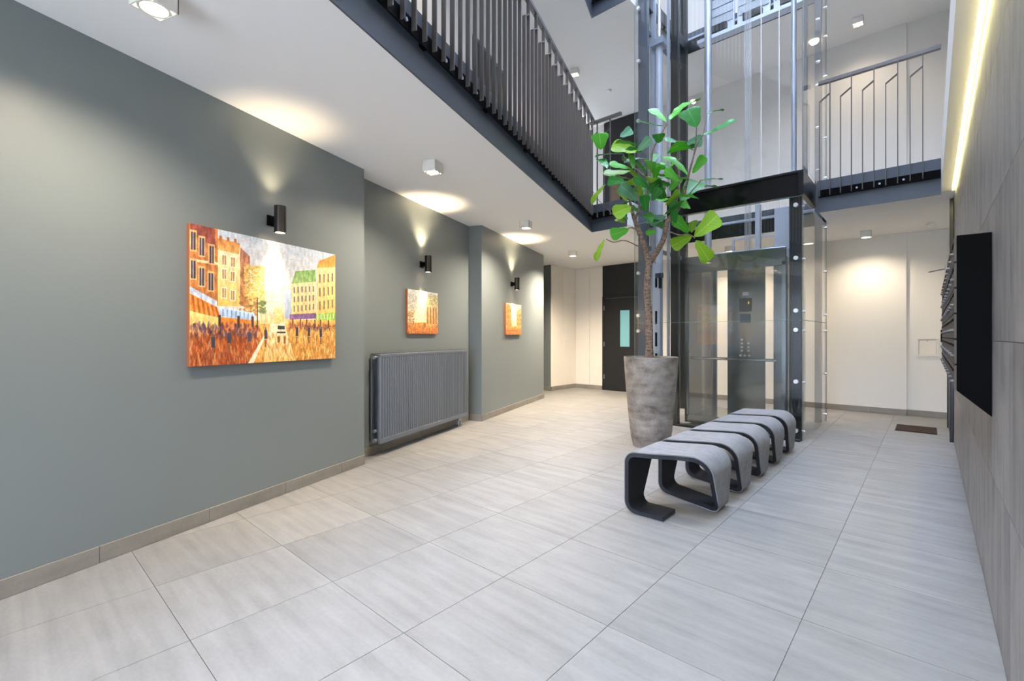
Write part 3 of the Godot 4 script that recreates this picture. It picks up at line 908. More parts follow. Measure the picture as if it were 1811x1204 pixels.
	span(bb, "skirting_strip", Vector3(-7.6, 0.001, -8.19), Vector3(-6.2, 0.089, -8.178), M.skirting, 0.0015)

func build_floor() -> void:
	var fl := structure("floor", "pale grey streaked porcelain tile floor")
	span(fl, "screed", Vector3(-7.7, -0.2, -9.6), Vector3(0.5, -0.004, 3.0), M.grout)
	var lp := left_plan()
	var plan := PackedVector2Array([Vector2(0.199, 3.0), Vector2(0.199, -9.24), Vector2(-0.267, -9.24), Vector2(-0.267, -9.2), Vector2(-4.3, -9.2), Vector2(-4.3, -9.12), Vector2(-6.2, -9.12), Vector2(-6.2, -8.19), Vector2(-7.69, -8.19), Vector2(-7.69, lp[5].z)])
	for k in range(5, -1, -1):
		plan.append(xz(lp[k]))
	var full := MB.new()
	var g := 0.0013
	full.box(Vector3(TILE * 0.5, -0.004, -TILE * 0.5), Vector3(TILE - 2 * g, 0.008, TILE - 2 * g))
	var full_mesh := full.mesh()
	for i in range(-13, 0):
		for j in range(-5, 15):
			var x0 := 0.185 + TILE * i
			var z0 := -1.115 - TILE * j
			var x1 := x0 + TILE - g if i < -1 else 0.199
			var q := PackedVector2Array([Vector2(x0 + g, z0 - g), Vector2(x1, z0 - g), Vector2(x1, z0 - TILE + g), Vector2(x0 + g, z0 - TILE + g)])
			var mt: Material = M["floor_tile_%d" % posmod(i * 7 + j * 5 + (i * j) % 3, 4)]
			for piece in Geometry2D.intersect_polygons(q, plan):
				var area := 0.0
				for k in piece.size():
					area += piece[k].cross(piece[(k + 1) % piece.size()])
				area = absf(area) * 0.5
				if i < -1 and area > (TILE - 2 * g) * (TILE - 2 * g) * 0.999:
					part(fl, "floor_tile", full_mesh, mt, Transform3D(Basis.IDENTITY, Vector3(x0, 0, z0)))
				elif area > 0.0004:
					var m := MB.new()
					m.prism(piece, -0.008, 0.0)
					if m.v.size():
						part(fl, "floor_tile", m.mesh(), mt)

func slab(y0: float, y1: float) -> ArrayMesh:
	var m := MB.new()
	var c := on_left(6.84, -1.6)
	m.prism(PackedVector2Array([xz(on_left(-2.6, -1.6)), xz(c), Vector2(-3.15, c.z), Vector2(-3.15, -9.4), Vector2(-7.7, -9.4), Vector2(-7.7, 3.2), Vector2(xz(on_left(-2.6, -1.6)).x, 3.2)]), y0, y1)
	m.prism(PackedVector2Array([Vector2(-3.15, -7.82), Vector2(-1.05, -7.82), Vector2(-1.05, -6.89), Vector2(0.3, -6.89), Vector2(0.3, -9.4), Vector2(-3.15, -9.4)]), y0, y1)
	return m.mesh()

func build_galleries() -> void:
	var corner := on_left(6.84, -1.6)
	for k in 2:
		var up := k * STOREY
		structure("ceiling", ["white ceiling under the first gallery", "white ceiling over the first gallery"][k], slab(CEIL + up, CEIL + 0.34 + up), M.ceiling_paint if k == 0 else M.dimmed_upper_paint)
		# steel edge of the slab
		var tr := structure("trim", ["blue grey steel edge of the first gallery floor", "blue grey steel edge of the second gallery floor"][k])
		tr.name = "trim_%d" % (k + 1)
		part(tr, "edge_plate", bmesh(Vector3(9.0, 0.395, 0.012)), M.steel_blue, left_frame(2.34, -1.594, CEIL + 0.172 + up))
		span(tr, "edge_plate", Vector3(corner.x, CEIL - 0.025 + up, corner.z), Vector3(-3.16, CEIL + 0.37 + up, corner.z + 0.012), M.steel_blue)
		span(tr, "edge_plate", Vector3(-1.05, CEIL - 0.025 + up, -6.89), Vector3(0.088, CEIL + 0.37 + up, -6.878), M.steel_blue)
		span(tr, "edge_plate", Vector3(-3.1, CEIL + up, -7.82), Vector3(-1.08, CEIL + 0.2 + up, -7.805), M.black_steel)
		span(tr, "edge_rail", Vector3(-3.1, CEIL + 0.21 + up, -7.82), Vector3(-1.08, CEIL + 0.24 + up, -7.79), M.pale_metal)
		span(tr, "edge_plate", Vector3(-3.1, CEIL + 0.25 + up, -7.82), Vector3(-1.08, CEIL + 0.34 + up, -7.81), M.steel_blue)
	railing("long dark steel railing of flat bars on the left gallery", left_frame(-1.2, -1.588, CEIL), 7.9)
	railing("short dark steel railing between left gallery corner and glass shaft", Transform3D(Basis.IDENTITY, Vector3(corner.x + 0.02, CEIL, corner.z + 0.012)), 0.5)
	railing("dark steel railing of the gallery between glass shaft and tiled wall", Transform3D(Basis.IDENTITY, Vector3(-1.03, CEIL, -6.878)), 1.115)
	railing("dark steel railing on the second gallery corner above the fig tree", Transform3D(Basis.IDENTITY, Vector3(corner.x + 0.02, CEIL + STOREY, corner.z + 0.012)), 0.5)
	railing("long dark steel railing on the second left gallery above", left_frame(3.6, -1.588, CEIL + STOREY), 3.1)
	# white ledge over the cove light along the tiled wall
	var t3 := structure("trim", "white plaster ledge above the cove light on the tiled wall")
	t3.name = "trim_3"
	span(t3, "ledge", Vector3(0.09, CEIL, -6.88), Vector3(0.172, CEIL + 0.44, 3.0), M.white_paint)
	span(t3, "cove_back", Vector3(0.172, CEIL + 0.05, -6.88), Vector3(0.211, CEIL + 0.44, 3.0), M.white_paint)
	# roof with the glazed opening over the atrium
	structure("ceiling", "white roof slab around the atrium skylight", slab(9.1, 9.4), M.dimmed_upper_paint)
	var w := structure("window_1", "glass skylight over the atrium")
	span(w, "pane", Vector3(-4.2, 9.42, -7.9), Vector3(0.5, 9.43, 3.0), M.glass)
	for x in [-3.2, -2.2, -1.2, -0.2]:
		span(w, "skylight_dimming_beam", Vector3(x - 0.13, 9.2, -7.9), Vector3(x + 0.13, 9.42, 3.0), M.white_paint)  # unseen beams, made wide to cut the light from the skylight
	# floor finish of the two landings seen through the bars
	# doors of the upper storeys
	var d3 := structure("door_3", "tall dark door on the upper back wall seen through the railing")
	span(d3, "leaf", Vector3(-5.4, 3.1, -9.14), Vector3(-4.5, 5.92, -9.09), M.door_black, 0.004)
	span(d3, "lower_panel", Vector3(-5.25, 4.1, -9.09), Vector3(-5.0, 4.75, -9.08), M.tan_door, 0.002)
	var d4 := structure("door_4", "dark apartment door on the upper left wall behind the railing")
	part(d4, "leaf", bmesh(Vector3(0.95, 2.15, 0.04), 0.004), M.door_black, left_frame(6.2, -2.955, 4.18))
	part(d4, "frame", bmesh(Vector3(1.07, 2.22, 0.03), 0.004), M.steel_blue, left_frame(6.2, -2.96, 4.21))
	var d5 := structure("door_5", "second dark apartment door on the upper left wall")
	part(d5, "leaf", bmesh(Vector3(0.95, 2.15, 0.04), 0.004), M.door_black, left_frame(3.0, -2.955, 4.18))
	part(d5, "frame", bmesh(Vector3(1.07, 2.22, 0.03), 0.004), M.steel_blue, left_frame(3.0, -2.96, 4.21))

func build_left_wall_things() -> void:
	painting("large unframed street painting with orange awnings on the dark wall", 2.4875, -2.975, 1.4525, 1.215, 0.885, street_painting())
	painting("small yellow and orange street painting above the radiator", 4.693, -3.145, 1.478, 0.63, 0.505, small_painting(0))
	painting("small golden street painting on the pier past the radiator", 7.0, -2.945, 1.47, 0.64, 0.5, small_painting(1))
	sconce("dark chrome tube wall sconce lighting the large street painting", 2.48, -2.975, 2.047, 1.1, 0.28)
	sconce("black tube wall sconce above the radiator niche painting", 4.69, -3.145, 2.047, 1.1)
	sconce("black tube wall sconce above the painting on the pier", 6.967, -2.945, 2.04, 1.1)
	# radiator
	var t := thing("radiator", "wide grey ribbed panel radiator in the wall niche", "radiator", left_frame(4.667, -3.145, 0.0))
	var w := 1.82
	var y0 := 0.125
	var y1 := 1.02
	var z1 := 0.142
	pbox(t, "rear_panel", Vector3(0, (y0 + y1) * 0.5, 0.03), Vector3(w, y1 - y0 - 0.02, 0.016), M.radiator_paint, 0.003)
	var fins := MB.new()
	for k in 40:
		fins.box(Vector3(-w * 0.5 + 0.05 + k * (w - 0.1) / 39.0, (y0 + y1) * 0.5, 0.078), Vector3(0.002, y1 - y0 - 0.08, 0.078))
	part(t, "convector_fins", fins.mesh(), M.radiator_paint)
	# ribbed front, one sheet of rounded flutes
	var m := MB.new()
	var ribs := 46
	var pitch := w / ribs
	var prof := [[0.0, 0.0], [0.14, 0.0], [0.3, 0.011], [0.7, 0.011], [0.86, 0.0], [1.0, 0.0]]
	for k in ribs:
		for q in 5:
			var xa: float = -w * 0.5 + (k + prof[q][0]) * pitch
			var xb: float = -w * 0.5 + (k + prof[q + 1][0]) * pitch
			var za: float = z1 + prof[q][1] - 0.008
			var zb: float = z1 + prof[q + 1][1] - 0.008
			m.quad(Vector3(xa, y0 + 0.05, za), Vector3(xb, y0 + 0.05, zb), Vector3(xb, y1 - 0.03, zb), Vector3(xa, y1 - 0.03, za), Vector3(0, 0, 1))
	m.box(Vector3(0, (y0 + y1) * 0.5, z1 - 0.018), Vector3(w, y1 - y0 - 0.06, 0.018))
	part(t, "ribbed_front", m.mesh(), M.radiator_paint)
	pbox(t, "bottom_rim", Vector3(0, y0 + 0.026, z1 - 0.009), Vector3(w, 0.052, 0.024), M.radiator_paint, 0.004)
	pbox(t, "top_rim", Vector3(0, y1 - 0.018, z1 - 0.009), Vector3(w, 0.03, 0.024), M.radiator_paint, 0.004)
	# top grille of slats
	pbox(t, "top_frame", Vector3(0, y1 + 0.002, 0.036), Vector3(w, 0.012, 0.012), M.radiator_paint)
	var gm := MB.new()
	for k in 60:
		gm.box(Vector3(-w * 0.5 + (k + 0.5) * w / 60.0, 0, 0), Vector3(0.012, 0.006, 0.11))
	part(t, "top_grille", gm.mesh(), M.radiator_paint, Transform3D(Basis.IDENTITY, Vector3(0, y1 + 0.004, 0.088)))
	for y in [y1 - 0.035, y0 + 0.035]:
		cyl("header_pipe", t, Vector3(-w * 0.5, y, 0.078), Vector3(w * 0.5, y, 0.078), 0.014, M.radiator_paint, 12)
	for y in [y1 - 0.035, y0 + 0.13, y0 + 0.035]:
		cyl("valve_plug", t, Vector3(-w * 0.5 - 0.03, y, 0.09), Vector3(-w * 0.5, y, 0.09), 0.017, M.zinc, 14)
	for x in [w * 0.5 - 0.09, w * 0.5 - 0.14]:
		cyl("pipe", t, Vector3(x, 0.0, 0.085), Vector3(x, y0 + 0.02, 0.085), 0.009, M.zinc, 12)
	pbox(t, "valve_block", Vector3(w * 0.5 - 0.115, y0 - 0.03, 0.085), Vector3(0.085, 0.035, 0.035), M.zinc, 0.004)

func build_back_things() -> void:
	# white cupboard panels around the inner corner
	var e1 := structure("trim", "tall cream cupboard panels in the far left corner")
	e1.name = "trim_4"
	span(e1, "panel", Vector3(-6.2, 0.09, -8.64), Vector3(-6.18, CEIL - 0.004, -8.194), M.cream_panel, 0.002)
	span(e1, "panel", Vector3(-6.2, 0.09, -9.118), Vector3(-6.18, CEIL - 0.004, -8.646), M.cream_panel, 0.002)
	span(e1, "panel", Vector3(-6.178, 0.09, -9.14), Vector3(-5.791, CEIL - 0.004, -9.12), M.cream_panel, 0.002)
	span(e1, "panel", Vector3(-5.785, 0.09, -9.14), Vector3(-5.456, CEIL - 0.004, -9.12), M.cream_panel, 0.002)
	var sp := thing("cover_plate", "small white cover plate on the cream corner panels", "cover plate", Transform3D(Basis.IDENTITY, Vector3(-6.18, 0.975, -8.765)))
	span(sp, "frame", Vector3(0, -0.115, -0.115), Vector3(0.006, 0.115, 0.115), M.white_plastic, 0.002)
	span(sp, "lid", Vector3(0.006, -0.095, -0.095), Vector3(0.01, 0.095, 0.095), M.cream_panel, 0.0015)
	# dark door with narrow glass and dark panel above
	var d := structure("door_1", "dark door with a narrow frosted pane and panel above")
	span(d, "transom_panel", Vector3(-5.45, 2.085, -9.14), Vector3(-4.38, CEIL - 0.002, -9.115), M.door_black, 0.003)
	span(d, "frame_head", Vector3(-5.45, 2.03, -9.14), Vector3(-4.38, 2.083, -9.1), M.door_black, 0.003)
	span(d, "frame_jamb", Vector3(-5.45, 0, -9.14), Vector3(-5.4, 2.03, -9.1), M.door_black, 0.003)
	span(d, "frame_jamb", Vector3(-4.43, 0, -9.14), Vector3(-4.38, 2.03, -9.1), M.door_black, 0.003)
	var leaf := MB.new()
	# leaf in four pieces round the pane
	leaf.box(Vector3(-5.207, 1.015, -9.12), Vector3(0.386, 2.02, 0.03))
	leaf.box(Vector3(-4.607, 1.015, -9.12), Vector3(0.356, 2.02, 0.03))
	leaf.box(Vector3(-4.9, 0.4875, -9.12), Vector3(0.23, 0.965, 0.03))
	leaf.box(Vector3(-4.9, 1.89, -9.12), Vector3(0.23, 0.27, 0.03))
	part(d, "leaf", leaf.mesh(), M.door_black)
	span(d, "pane", Vector3(-5.014, 0.97, -9.13), Vector3(-4.785, 1.755, -9.122), M.pane_daylight_glow)
	for y in [0.3, 1.02, 1.82]:
		cyl("hinge", d, Vector3(-5.4, y - 0.05, -9.097), Vector3(-5.4, y + 0.05, -9.097), 0.009, M.zinc, 10)
	# hatch in the back wall
	var h := thing("access_hatch", "square white access hatch on the back wall near the mat", "hatch", Transform3D(Basis.IDENTITY, Vector3(-0.03, 1.035, -9.265)))
	for q in [[Vector3(-0.11, 0.125, 0.01), Vector3(0.24, 0.02, 0.02)], [Vector3(-0.11, -0.125, 0.01), Vector3(0.24, 0.02, 0.02)]]:
		pbox(h, "frame_rail", Vector3(0, q[0].y, q[0].z), q[1], M.white_plastic, 0.002)
	for sx in [-1.0, 1.0]:
		pbox(h, "frame_stile", Vector3(sx * 0.11, 0, 0.01), Vector3(0.02, 0.23, 0.02), M.white_plastic, 0.002)
	pbox(h, "door", Vector3(0, 0, 0.004), Vector3(0.186, 0.216, 0.008), M.cream_panel, 0.0015)
	cyl("lock", h, Vector3(0, 0.09, 0.008), Vector3(0, 0.09, 0.014), 0.008, M.zinc, 12)
	# door mat
	var mt := thing("door_mat", "small dark brown door mat on the pale tiles", "mat", Transform3D(Basis.IDENTITY, Vector3(-0.135, 0, -7.92)))
	pbox(mt, "backing", Vector3(0, 0.003, 0), Vector3(0.4, 0.006, 0.5), M.rubber)
	var pile := MB.new()
	for k in 24:
		pile.box(Vector3(0, 0.009, -0.24 + k * 0.0209), Vector3(0.39, 0.008, 0.015))
	part(mt, "ribbed_pile", pile.mesh(), M.mat_brown)

func build_right_wall_things() -> void:
	# mailbox bank: side profile with a slanted underside
	var t := thing("mailbox_bank", "black wall-mounted bank of grey mailboxes on the tiled wall", "mailboxes", Transform3D(Basis.IDENTITY, Vector3(0.1985, 0.85, -2.89)))
	var m := MB.new()
	var prof := [Vector2(-0.11, 0.8), Vector2(0, 0.8), Vector2(0, 0.0), Vector2(-0.11, 0.105)]
	for k in 4:
		var a: Vector2 = prof[k]
		var b: Vector2 = prof[(k + 1) % 4]
		var out: Vector2 = [Vector2(0, 1), Vector2(1, 0), Vector2(-0.7, -0.7), Vector2(-1, 0)][k]
		m.quad(Vector3(a.x, a.y, 0), Vector3(b.x, b.y, 0), Vector3(b.x, b.y, -3.0), Vector3(a.x, a.y, -3.0), Vector3(out.x, out.y, 0))
	for z in [0.0, -3.0]:
		m.quad(Vector3(prof[0].x, prof[0].y, z), Vector3(prof[1].x, prof[1].y, z), Vector3(prof[2].x, prof[2].y, z), Vector3(prof[3].x, prof[3].y, z), Vector3(0, 0, 1 if z == 0.0 else -1))
	part(t, "housing", m.mesh(), M.matt_black)
	var door := bmesh(Vector3(0.008, 0.108, 0.29))
	var knob := MB.new()
	knob.tube([Vector3(0, 0, 0), Vector3(-0.012, 0, 0)], [0.009, 0.008], 10)
	var slot := bmesh(Vector3(0.004, 0.01, 0.2))
	var km := knob.mesh()
	for c in 10:
		for r in 6:
			var d := part(t, "mailbox_door", door, M.mail_door, Transform3D(Basis.IDENTITY, Vector3(-0.114, 0.163 + r * 0.1155, -0.155 - c * 0.299)))
			part(d, "lock", km, M.bar_steel, Transform3D(Basis.IDENTITY, Vector3(-0.004, -0.02, 0.1)))
			part(d, "letter_slot", slot, M.matt_black, Transform3D(Basis.IDENTITY, Vector3(-0.005, 0.03, 0)))
	# door in the right wall past the mailboxes
	var d2 := structure("door_2", "dark side door past the mailboxes with closer arm")
	span(d2, "frame_jamb", Vector3(0.165, 0, -7.33), Vector3(0.197, CEIL - 0.01, -7.23), M.black_steel, 0.003)
	span(d2, "frame_jamb", Vector3(0.165, 0, -8.43), Vector3(0.197, 2.15, -8.35), M.black_steel, 0.003)
	span(d2, "leaf", Vector3(0.178, 0.005, -8.35), Vector3(0.197, 2.1, -7.33), M.door_black, 0.003)
	span(d2, "frame_head", Vector3(0.165, 2.1, -8.35), Vector3(0.197, 2.15, -7.33), M.black_steel, 0.003)
	var cl := MB.new()
	cl.tube([Vector3(0.178, 2.07, -8.2), Vector3(-0.015, 2.02, -8.05)], [0.007, 0.007], 8)
	part(d2, "closer_arm", cl.mesh(), M.zinc)
	span(d2, "closer_body", Vector3(0.14, 2.03, -8.3), Vector3(0.178, 2.1, -8.05), M.zinc, 0.004)
	span(d2, "handle", Vector3(0.1, 1.12, -8.2), Vector3(0.12, 1.28, -8.17), M.matt_black, 0.003)
	span(d2, "handle_neck", Vector3(0.12, 1.18, -8.2), Vector3(0.178, 1.22, -8.17), M.matt_black)
	# cove light
	var led := thing("cove_light_strip", "long glowing cove light strip above the tiled wall", "strip light", Transform3D(Basis.IDENTITY, Vector3(0.186, CEIL + 0.01, -2.0)))
	pbox(led, "profile", Vector3(0, 0.024, 0), Vector3(0.024, 0.018, 9.7), M.white_plastic)
	pbox(led, "diffuser", Vector3(0, 0.006, 0), Vector3(0.022, 0.018, 9.7), M.led_glow)
	var al := AreaLight3D.new()
	al.name = "strip_glow"
	al.light_color = Color(1.0, 0.96, 0.7)
	al.light_energy = 2.6
	al.area_size = Vector2(0.03, 9.6)
	al.area_range = 14.0
	al.area_attenuation = 2.0
	al.shadow_enabled = true
	led.add_child(al)
	al.transform = Transform3D(DOWN, Vector3(-0.004, -0.006, 0))

func pane(parent: Node3D, a: Vector3, b: Vector3) -> void:
	span(parent, "glass_pane", a, b, M.glass)

func stud(parent: Node3D, p: Vector3, dir: Vector3, r := 0.024) -> void:
	cyl("glass_bolt", parent, p - dir * 0.03, p + dir * 0.012, r, M.bolt, 14)

func build_elevator() -> void:
	var t := thing("elevator_shaft", "black steel framed glass elevator shaft rising through the atrium", "elevator shaft", Transform3D(Basis.IDENTITY, Vector3.ZERO))
	var xl := -3.14
	var xr := -1.07
	var zf := -6.13
	var zb := -7.75
	# posts
	span(t, "corner_post", Vector3(-3.105, 0, -6.23), Vector3(-2.965, 9.1, -6.165), M.steel_blue, 0.004)
	span(t, "door_post", Vector3(-2.63, 0, -6.24), Vector3(-2.53, 9.1, -6.165), M.black_steel, 0.004)
	span(t, "corner_post", Vector3(-1.216, 0, -6.24), Vector3(-1.09, 2.8, -6.165), M.black_steel, 0.004)
	span(t, "corner_post", Vector3(-1.13, 3.08, -6.5), Vector3(-1.085, 9.1, -6.42), M.steel_blue, 0.004)
	span(t, "rear_post", Vector3(-3.1, 0, -7.74), Vector3(-3.0, 9.1, -7.64), M.black_steel, 0.004)
	span(t, "rear_post", Vector3(-1.2, 0, -7.74), Vector3(-1.12, 9.1, -7.66), M.steel_blue, 0.004)
	# ring beams at each gallery
	for k in 2:
		var y := 2.8 + k * STOREY - 0.02 * k
		span(t, "ring_beam", Vector3(-2.66, y, -6.2), Vector3(xr - 0.03, y + 0.27, -6.115), M.gloss_black, 0.004)
		span(t, "beam_flange", Vector3(-2.66, y + 0.25, -6.22), Vector3(xr - 0.03, y + 0.275, -6.085), M.black_steel, 0.003)
		span(t, "ring_beam", Vector3(xr - 0.045, y + 0.005, -6.87), Vector3(xr + 0.01, y + 0.275, -6.09), M.black_steel, 0.004)
		span(t, "side_beam", Vector3(-3.1, y, -7.64), Vector3(-3.03, y + 0.2, -6.23), M.black_steel, 0.004)
		span(t, "side_beam", Vector3(-3.1, y - 0.34, -7.64), Vector3(-3.06, y - 0.28, -6.23), M.steel_blue, 0.004)
	# glass: front, right and left sides
	pane(t, Vector3(xl, 0.02, zf - 0.012), Vector3(xr, 1.375, zf))
	pane(t, Vector3(xl, 1.387, zf - 0.012), Vector3(xr, 2.79, zf))
	pane(t, Vector3(xl, 3.09, zf - 0.012), Vector3(xr, 5.9, zf))
	pane(t, Vector3(xl, 6.3, zf - 0.012), Vector3(xr, 9.08, zf))
	for yy in [[0.02, 1.375], [1.387, 2.75], [3.15, 5.9]]:
		pane(t, Vector3(xr - 0.014, yy[0], zb), Vector3(xr - 0.002, yy[1], zf - 0.016))
		pane(t, Vector3(xl, yy[0], zb), Vector3(xl + 0.012, yy[1], zf - 0.016))
	# ground glass edges
	for yy in [[0.02, 1.375], [1.387, 2.79], [3.09, 5.9]]:
		span(t, "glass_edge", Vector3(xl - 0.003, yy[0], zf - 0.012), Vector3(xl, yy[1], zf), M.green_edge)
		span(t, "glass_edge", Vector3(xr, yy[0], zf - 0.012), Vector3(xr + 0.003, yy[1], zf), M.green_edge)
		span(t, "glass_edge", Vector3(xr - 0.014, yy[0], zb - 0.003), Vector3(xr - 0.002, yy[1], zb), M.green_edge)
	for y in [1.381]:
		span(t, "glass_seam", Vector3(xl, y - 0.002, zf - 0.01), Vector3(xr, y + 0.002, zf - 0.002), M.green_edge)
		span(t, "glass_seam", Vector3(xr - 0.012, y - 0.004, zb), Vector3(xr - 0.004, y + 0.004, zf - 0.02), M.green_edge)
	span(t, "glass_seam", Vector3(xl, 2.79, zf - 0.012), Vector3(xr, 2.796, zf), M.green_edge)
	for y in [0.12, 0.68, 1.27, 1.49, 2.09, 2.695]:
		stud(t, Vector3(-1.142, y, zf), Vector3(0, 0, 1))
		stud(t, Vector3(-3.085, y, zf), Vector3(0, 0, 1))
		stud(t, Vector3(xr - 0.002, y - 0.01, -6.2), Vector3(1, 0, 0), 0.016)
		stud(t, Vector3(xr - 0.002, y, -7.7), Vector3(1, 0, 0), 0.016)
	for y in [3.4, 4.25, 5.1, 5.85]:
		stud(t, Vector3(-3.085, y, zf), Vector3(0, 0, 1))
	for y in [3.35, 3.9, 4.45, 4.75, 5.3, 5.7]:
		stud(t, Vector3(xr - 0.002, y, -7.15), Vector3(1, 0, 0), 0.014)
		stud(t, Vector3(xr - 0.002, y + 0.04, -7.7), Vector3(1, 0, 0), 0.014)
	# sills and base
	span(t, "base_sill", Vector3(-2.64, 0.0, -6.2), Vector3(-1.1, 0.022, -6.1), M.black_steel, 0.003)
	span(t, "base_sill", Vector3(-3.14, 0.0, -6.2), Vector3(-2.64, 0.02, -6.12), M.black_steel, 0.003)
	# guide columns, cylinder and switchgear on the left
	cyl("guide_column", t, Vector3(-2.62, 0, -7.58), Vector3(-2.62, 9.0, -7.58), 0.052, M.zinc, 20)
	cyl("guide_column", t, Vector3(-1.232, 0, -6.5), Vector3(-1.232, 9.0, -6.5), 0.03, M.zinc, 20)
	span(t, "guide_rail", Vector3(-3.09, 0, -6.56), Vector3(-3.01, 9.0, -6.5), M.zinc, 0.003)
	cyl("lift_cylinder", t, Vector3(-2.94, 0, -6.5), Vector3(-2.94, 5.45, -6.5), 0.05, M.pale_metal, 24)
	cyl("piston", t, Vector3(-2.94, 5.45, -6.5), Vector3(-2.94, 8.9, -6.5), 0.022, M.bolt, 16)
	span(t, "cylinder_clamp", Vector3(-3.05, 5.4, -6.6), Vector3(-2.84, 5.5, -6.4), M.zinc, 0.006)
	span(t, "guide_rail", Vector3(-2.81, 0, -6.5), Vector3(-2.78, 9.0, -6.46), M.zinc, 0.002)
	span(t, "switch_plate", Vector3(-3.0, 0.7, -6.43), Vector3(-2.89, 2.25, -6.42), M.pale_metal, 0.002)
	for q in [[1.37, 1.56], [1.05, 1.25], [0.75, 0.95], [1.9, 2.1]]:
		span(t, "slot_cover", Vector3(-2.965, q[0], -6.42), Vector3(-2.935, q[1], -6.412), M.matt_black, 0.001)
	span(t, "clamp_arm", Vector3(-2.95, 2.03, -6.42), Vector3(-2.84, 2.1, -6.38), M.steel_blue, 0.004)
	span(t, "clamp_arm", Vector3(-2.9, 1.88, -6.42), Vector3(-2.86, 2.1, -6.38), M.black_steel, 0.004)
	span(t, "cable_tray", Vector3(-1.35, 2.3, -6.75), Vector3(-1.24, 2.75, -6.73), M.pale_metal, 0.003)
	# landing door of the second storey at the back
	for k in 3:
		span(t, "landing_panel", Vector3(-2.72 + k * 0.5, 6.0, -7.72), Vector3(-2.26 + k * 0.5, 8.2, -7.69), M.pale_metal, 0.006)
		for r in 5:
			span(t, "panel_board", Vector3(-2.7 + k * 0.5, 6.12 + r * 0.14, -7.69), Vector3(-2.28 + k * 0.5, 6.245 + r * 0.14, -7.675), M.board_grey, 0.004)
		span(t, "sill_bracket", Vector3(-2.62 + k * 0.5, 5.98, -7.7), Vector3(-2.36 + k * 0.5, 6.09, -7.6), M.black_steel, 0.004)
	span(t, "landing_sill", Vector3(-2.8, 5.9, -7.75), Vector3(-1.2, 5.96, -7.6), M.pale_metal, 0.004)
	# ropes
	for k in 5:
		var r := thing("hoist_rope", "thin steel hoist rope in the middle of the glass shaft", "rope", Transform3D(Basis.IDENTITY, Vector3(-1.89 + k * 0.018, 2.3, -6.9)), "hoist ropes in the shaft")
		cyl("strand", r, Vector3.ZERO, Vector3(0, 6.7, 0), 0.0045, M.rope, 8)
	for q in [[-1.69, "single white cable hanging next to the hoist ropes"], [-1.475, "single white cable hanging next to the right guide column"]]:
		var r := thing("travelling_cable", q[1], "cable", Transform3D(Basis.IDENTITY, Vector3(q[0], 2.36, -6.9)), "travelling cables in the shaft")
		cyl("strand", r, Vector3.ZERO, Vector3(0, 6.6, 0), 0.007, M.white_plastic, 8)
	build_car()

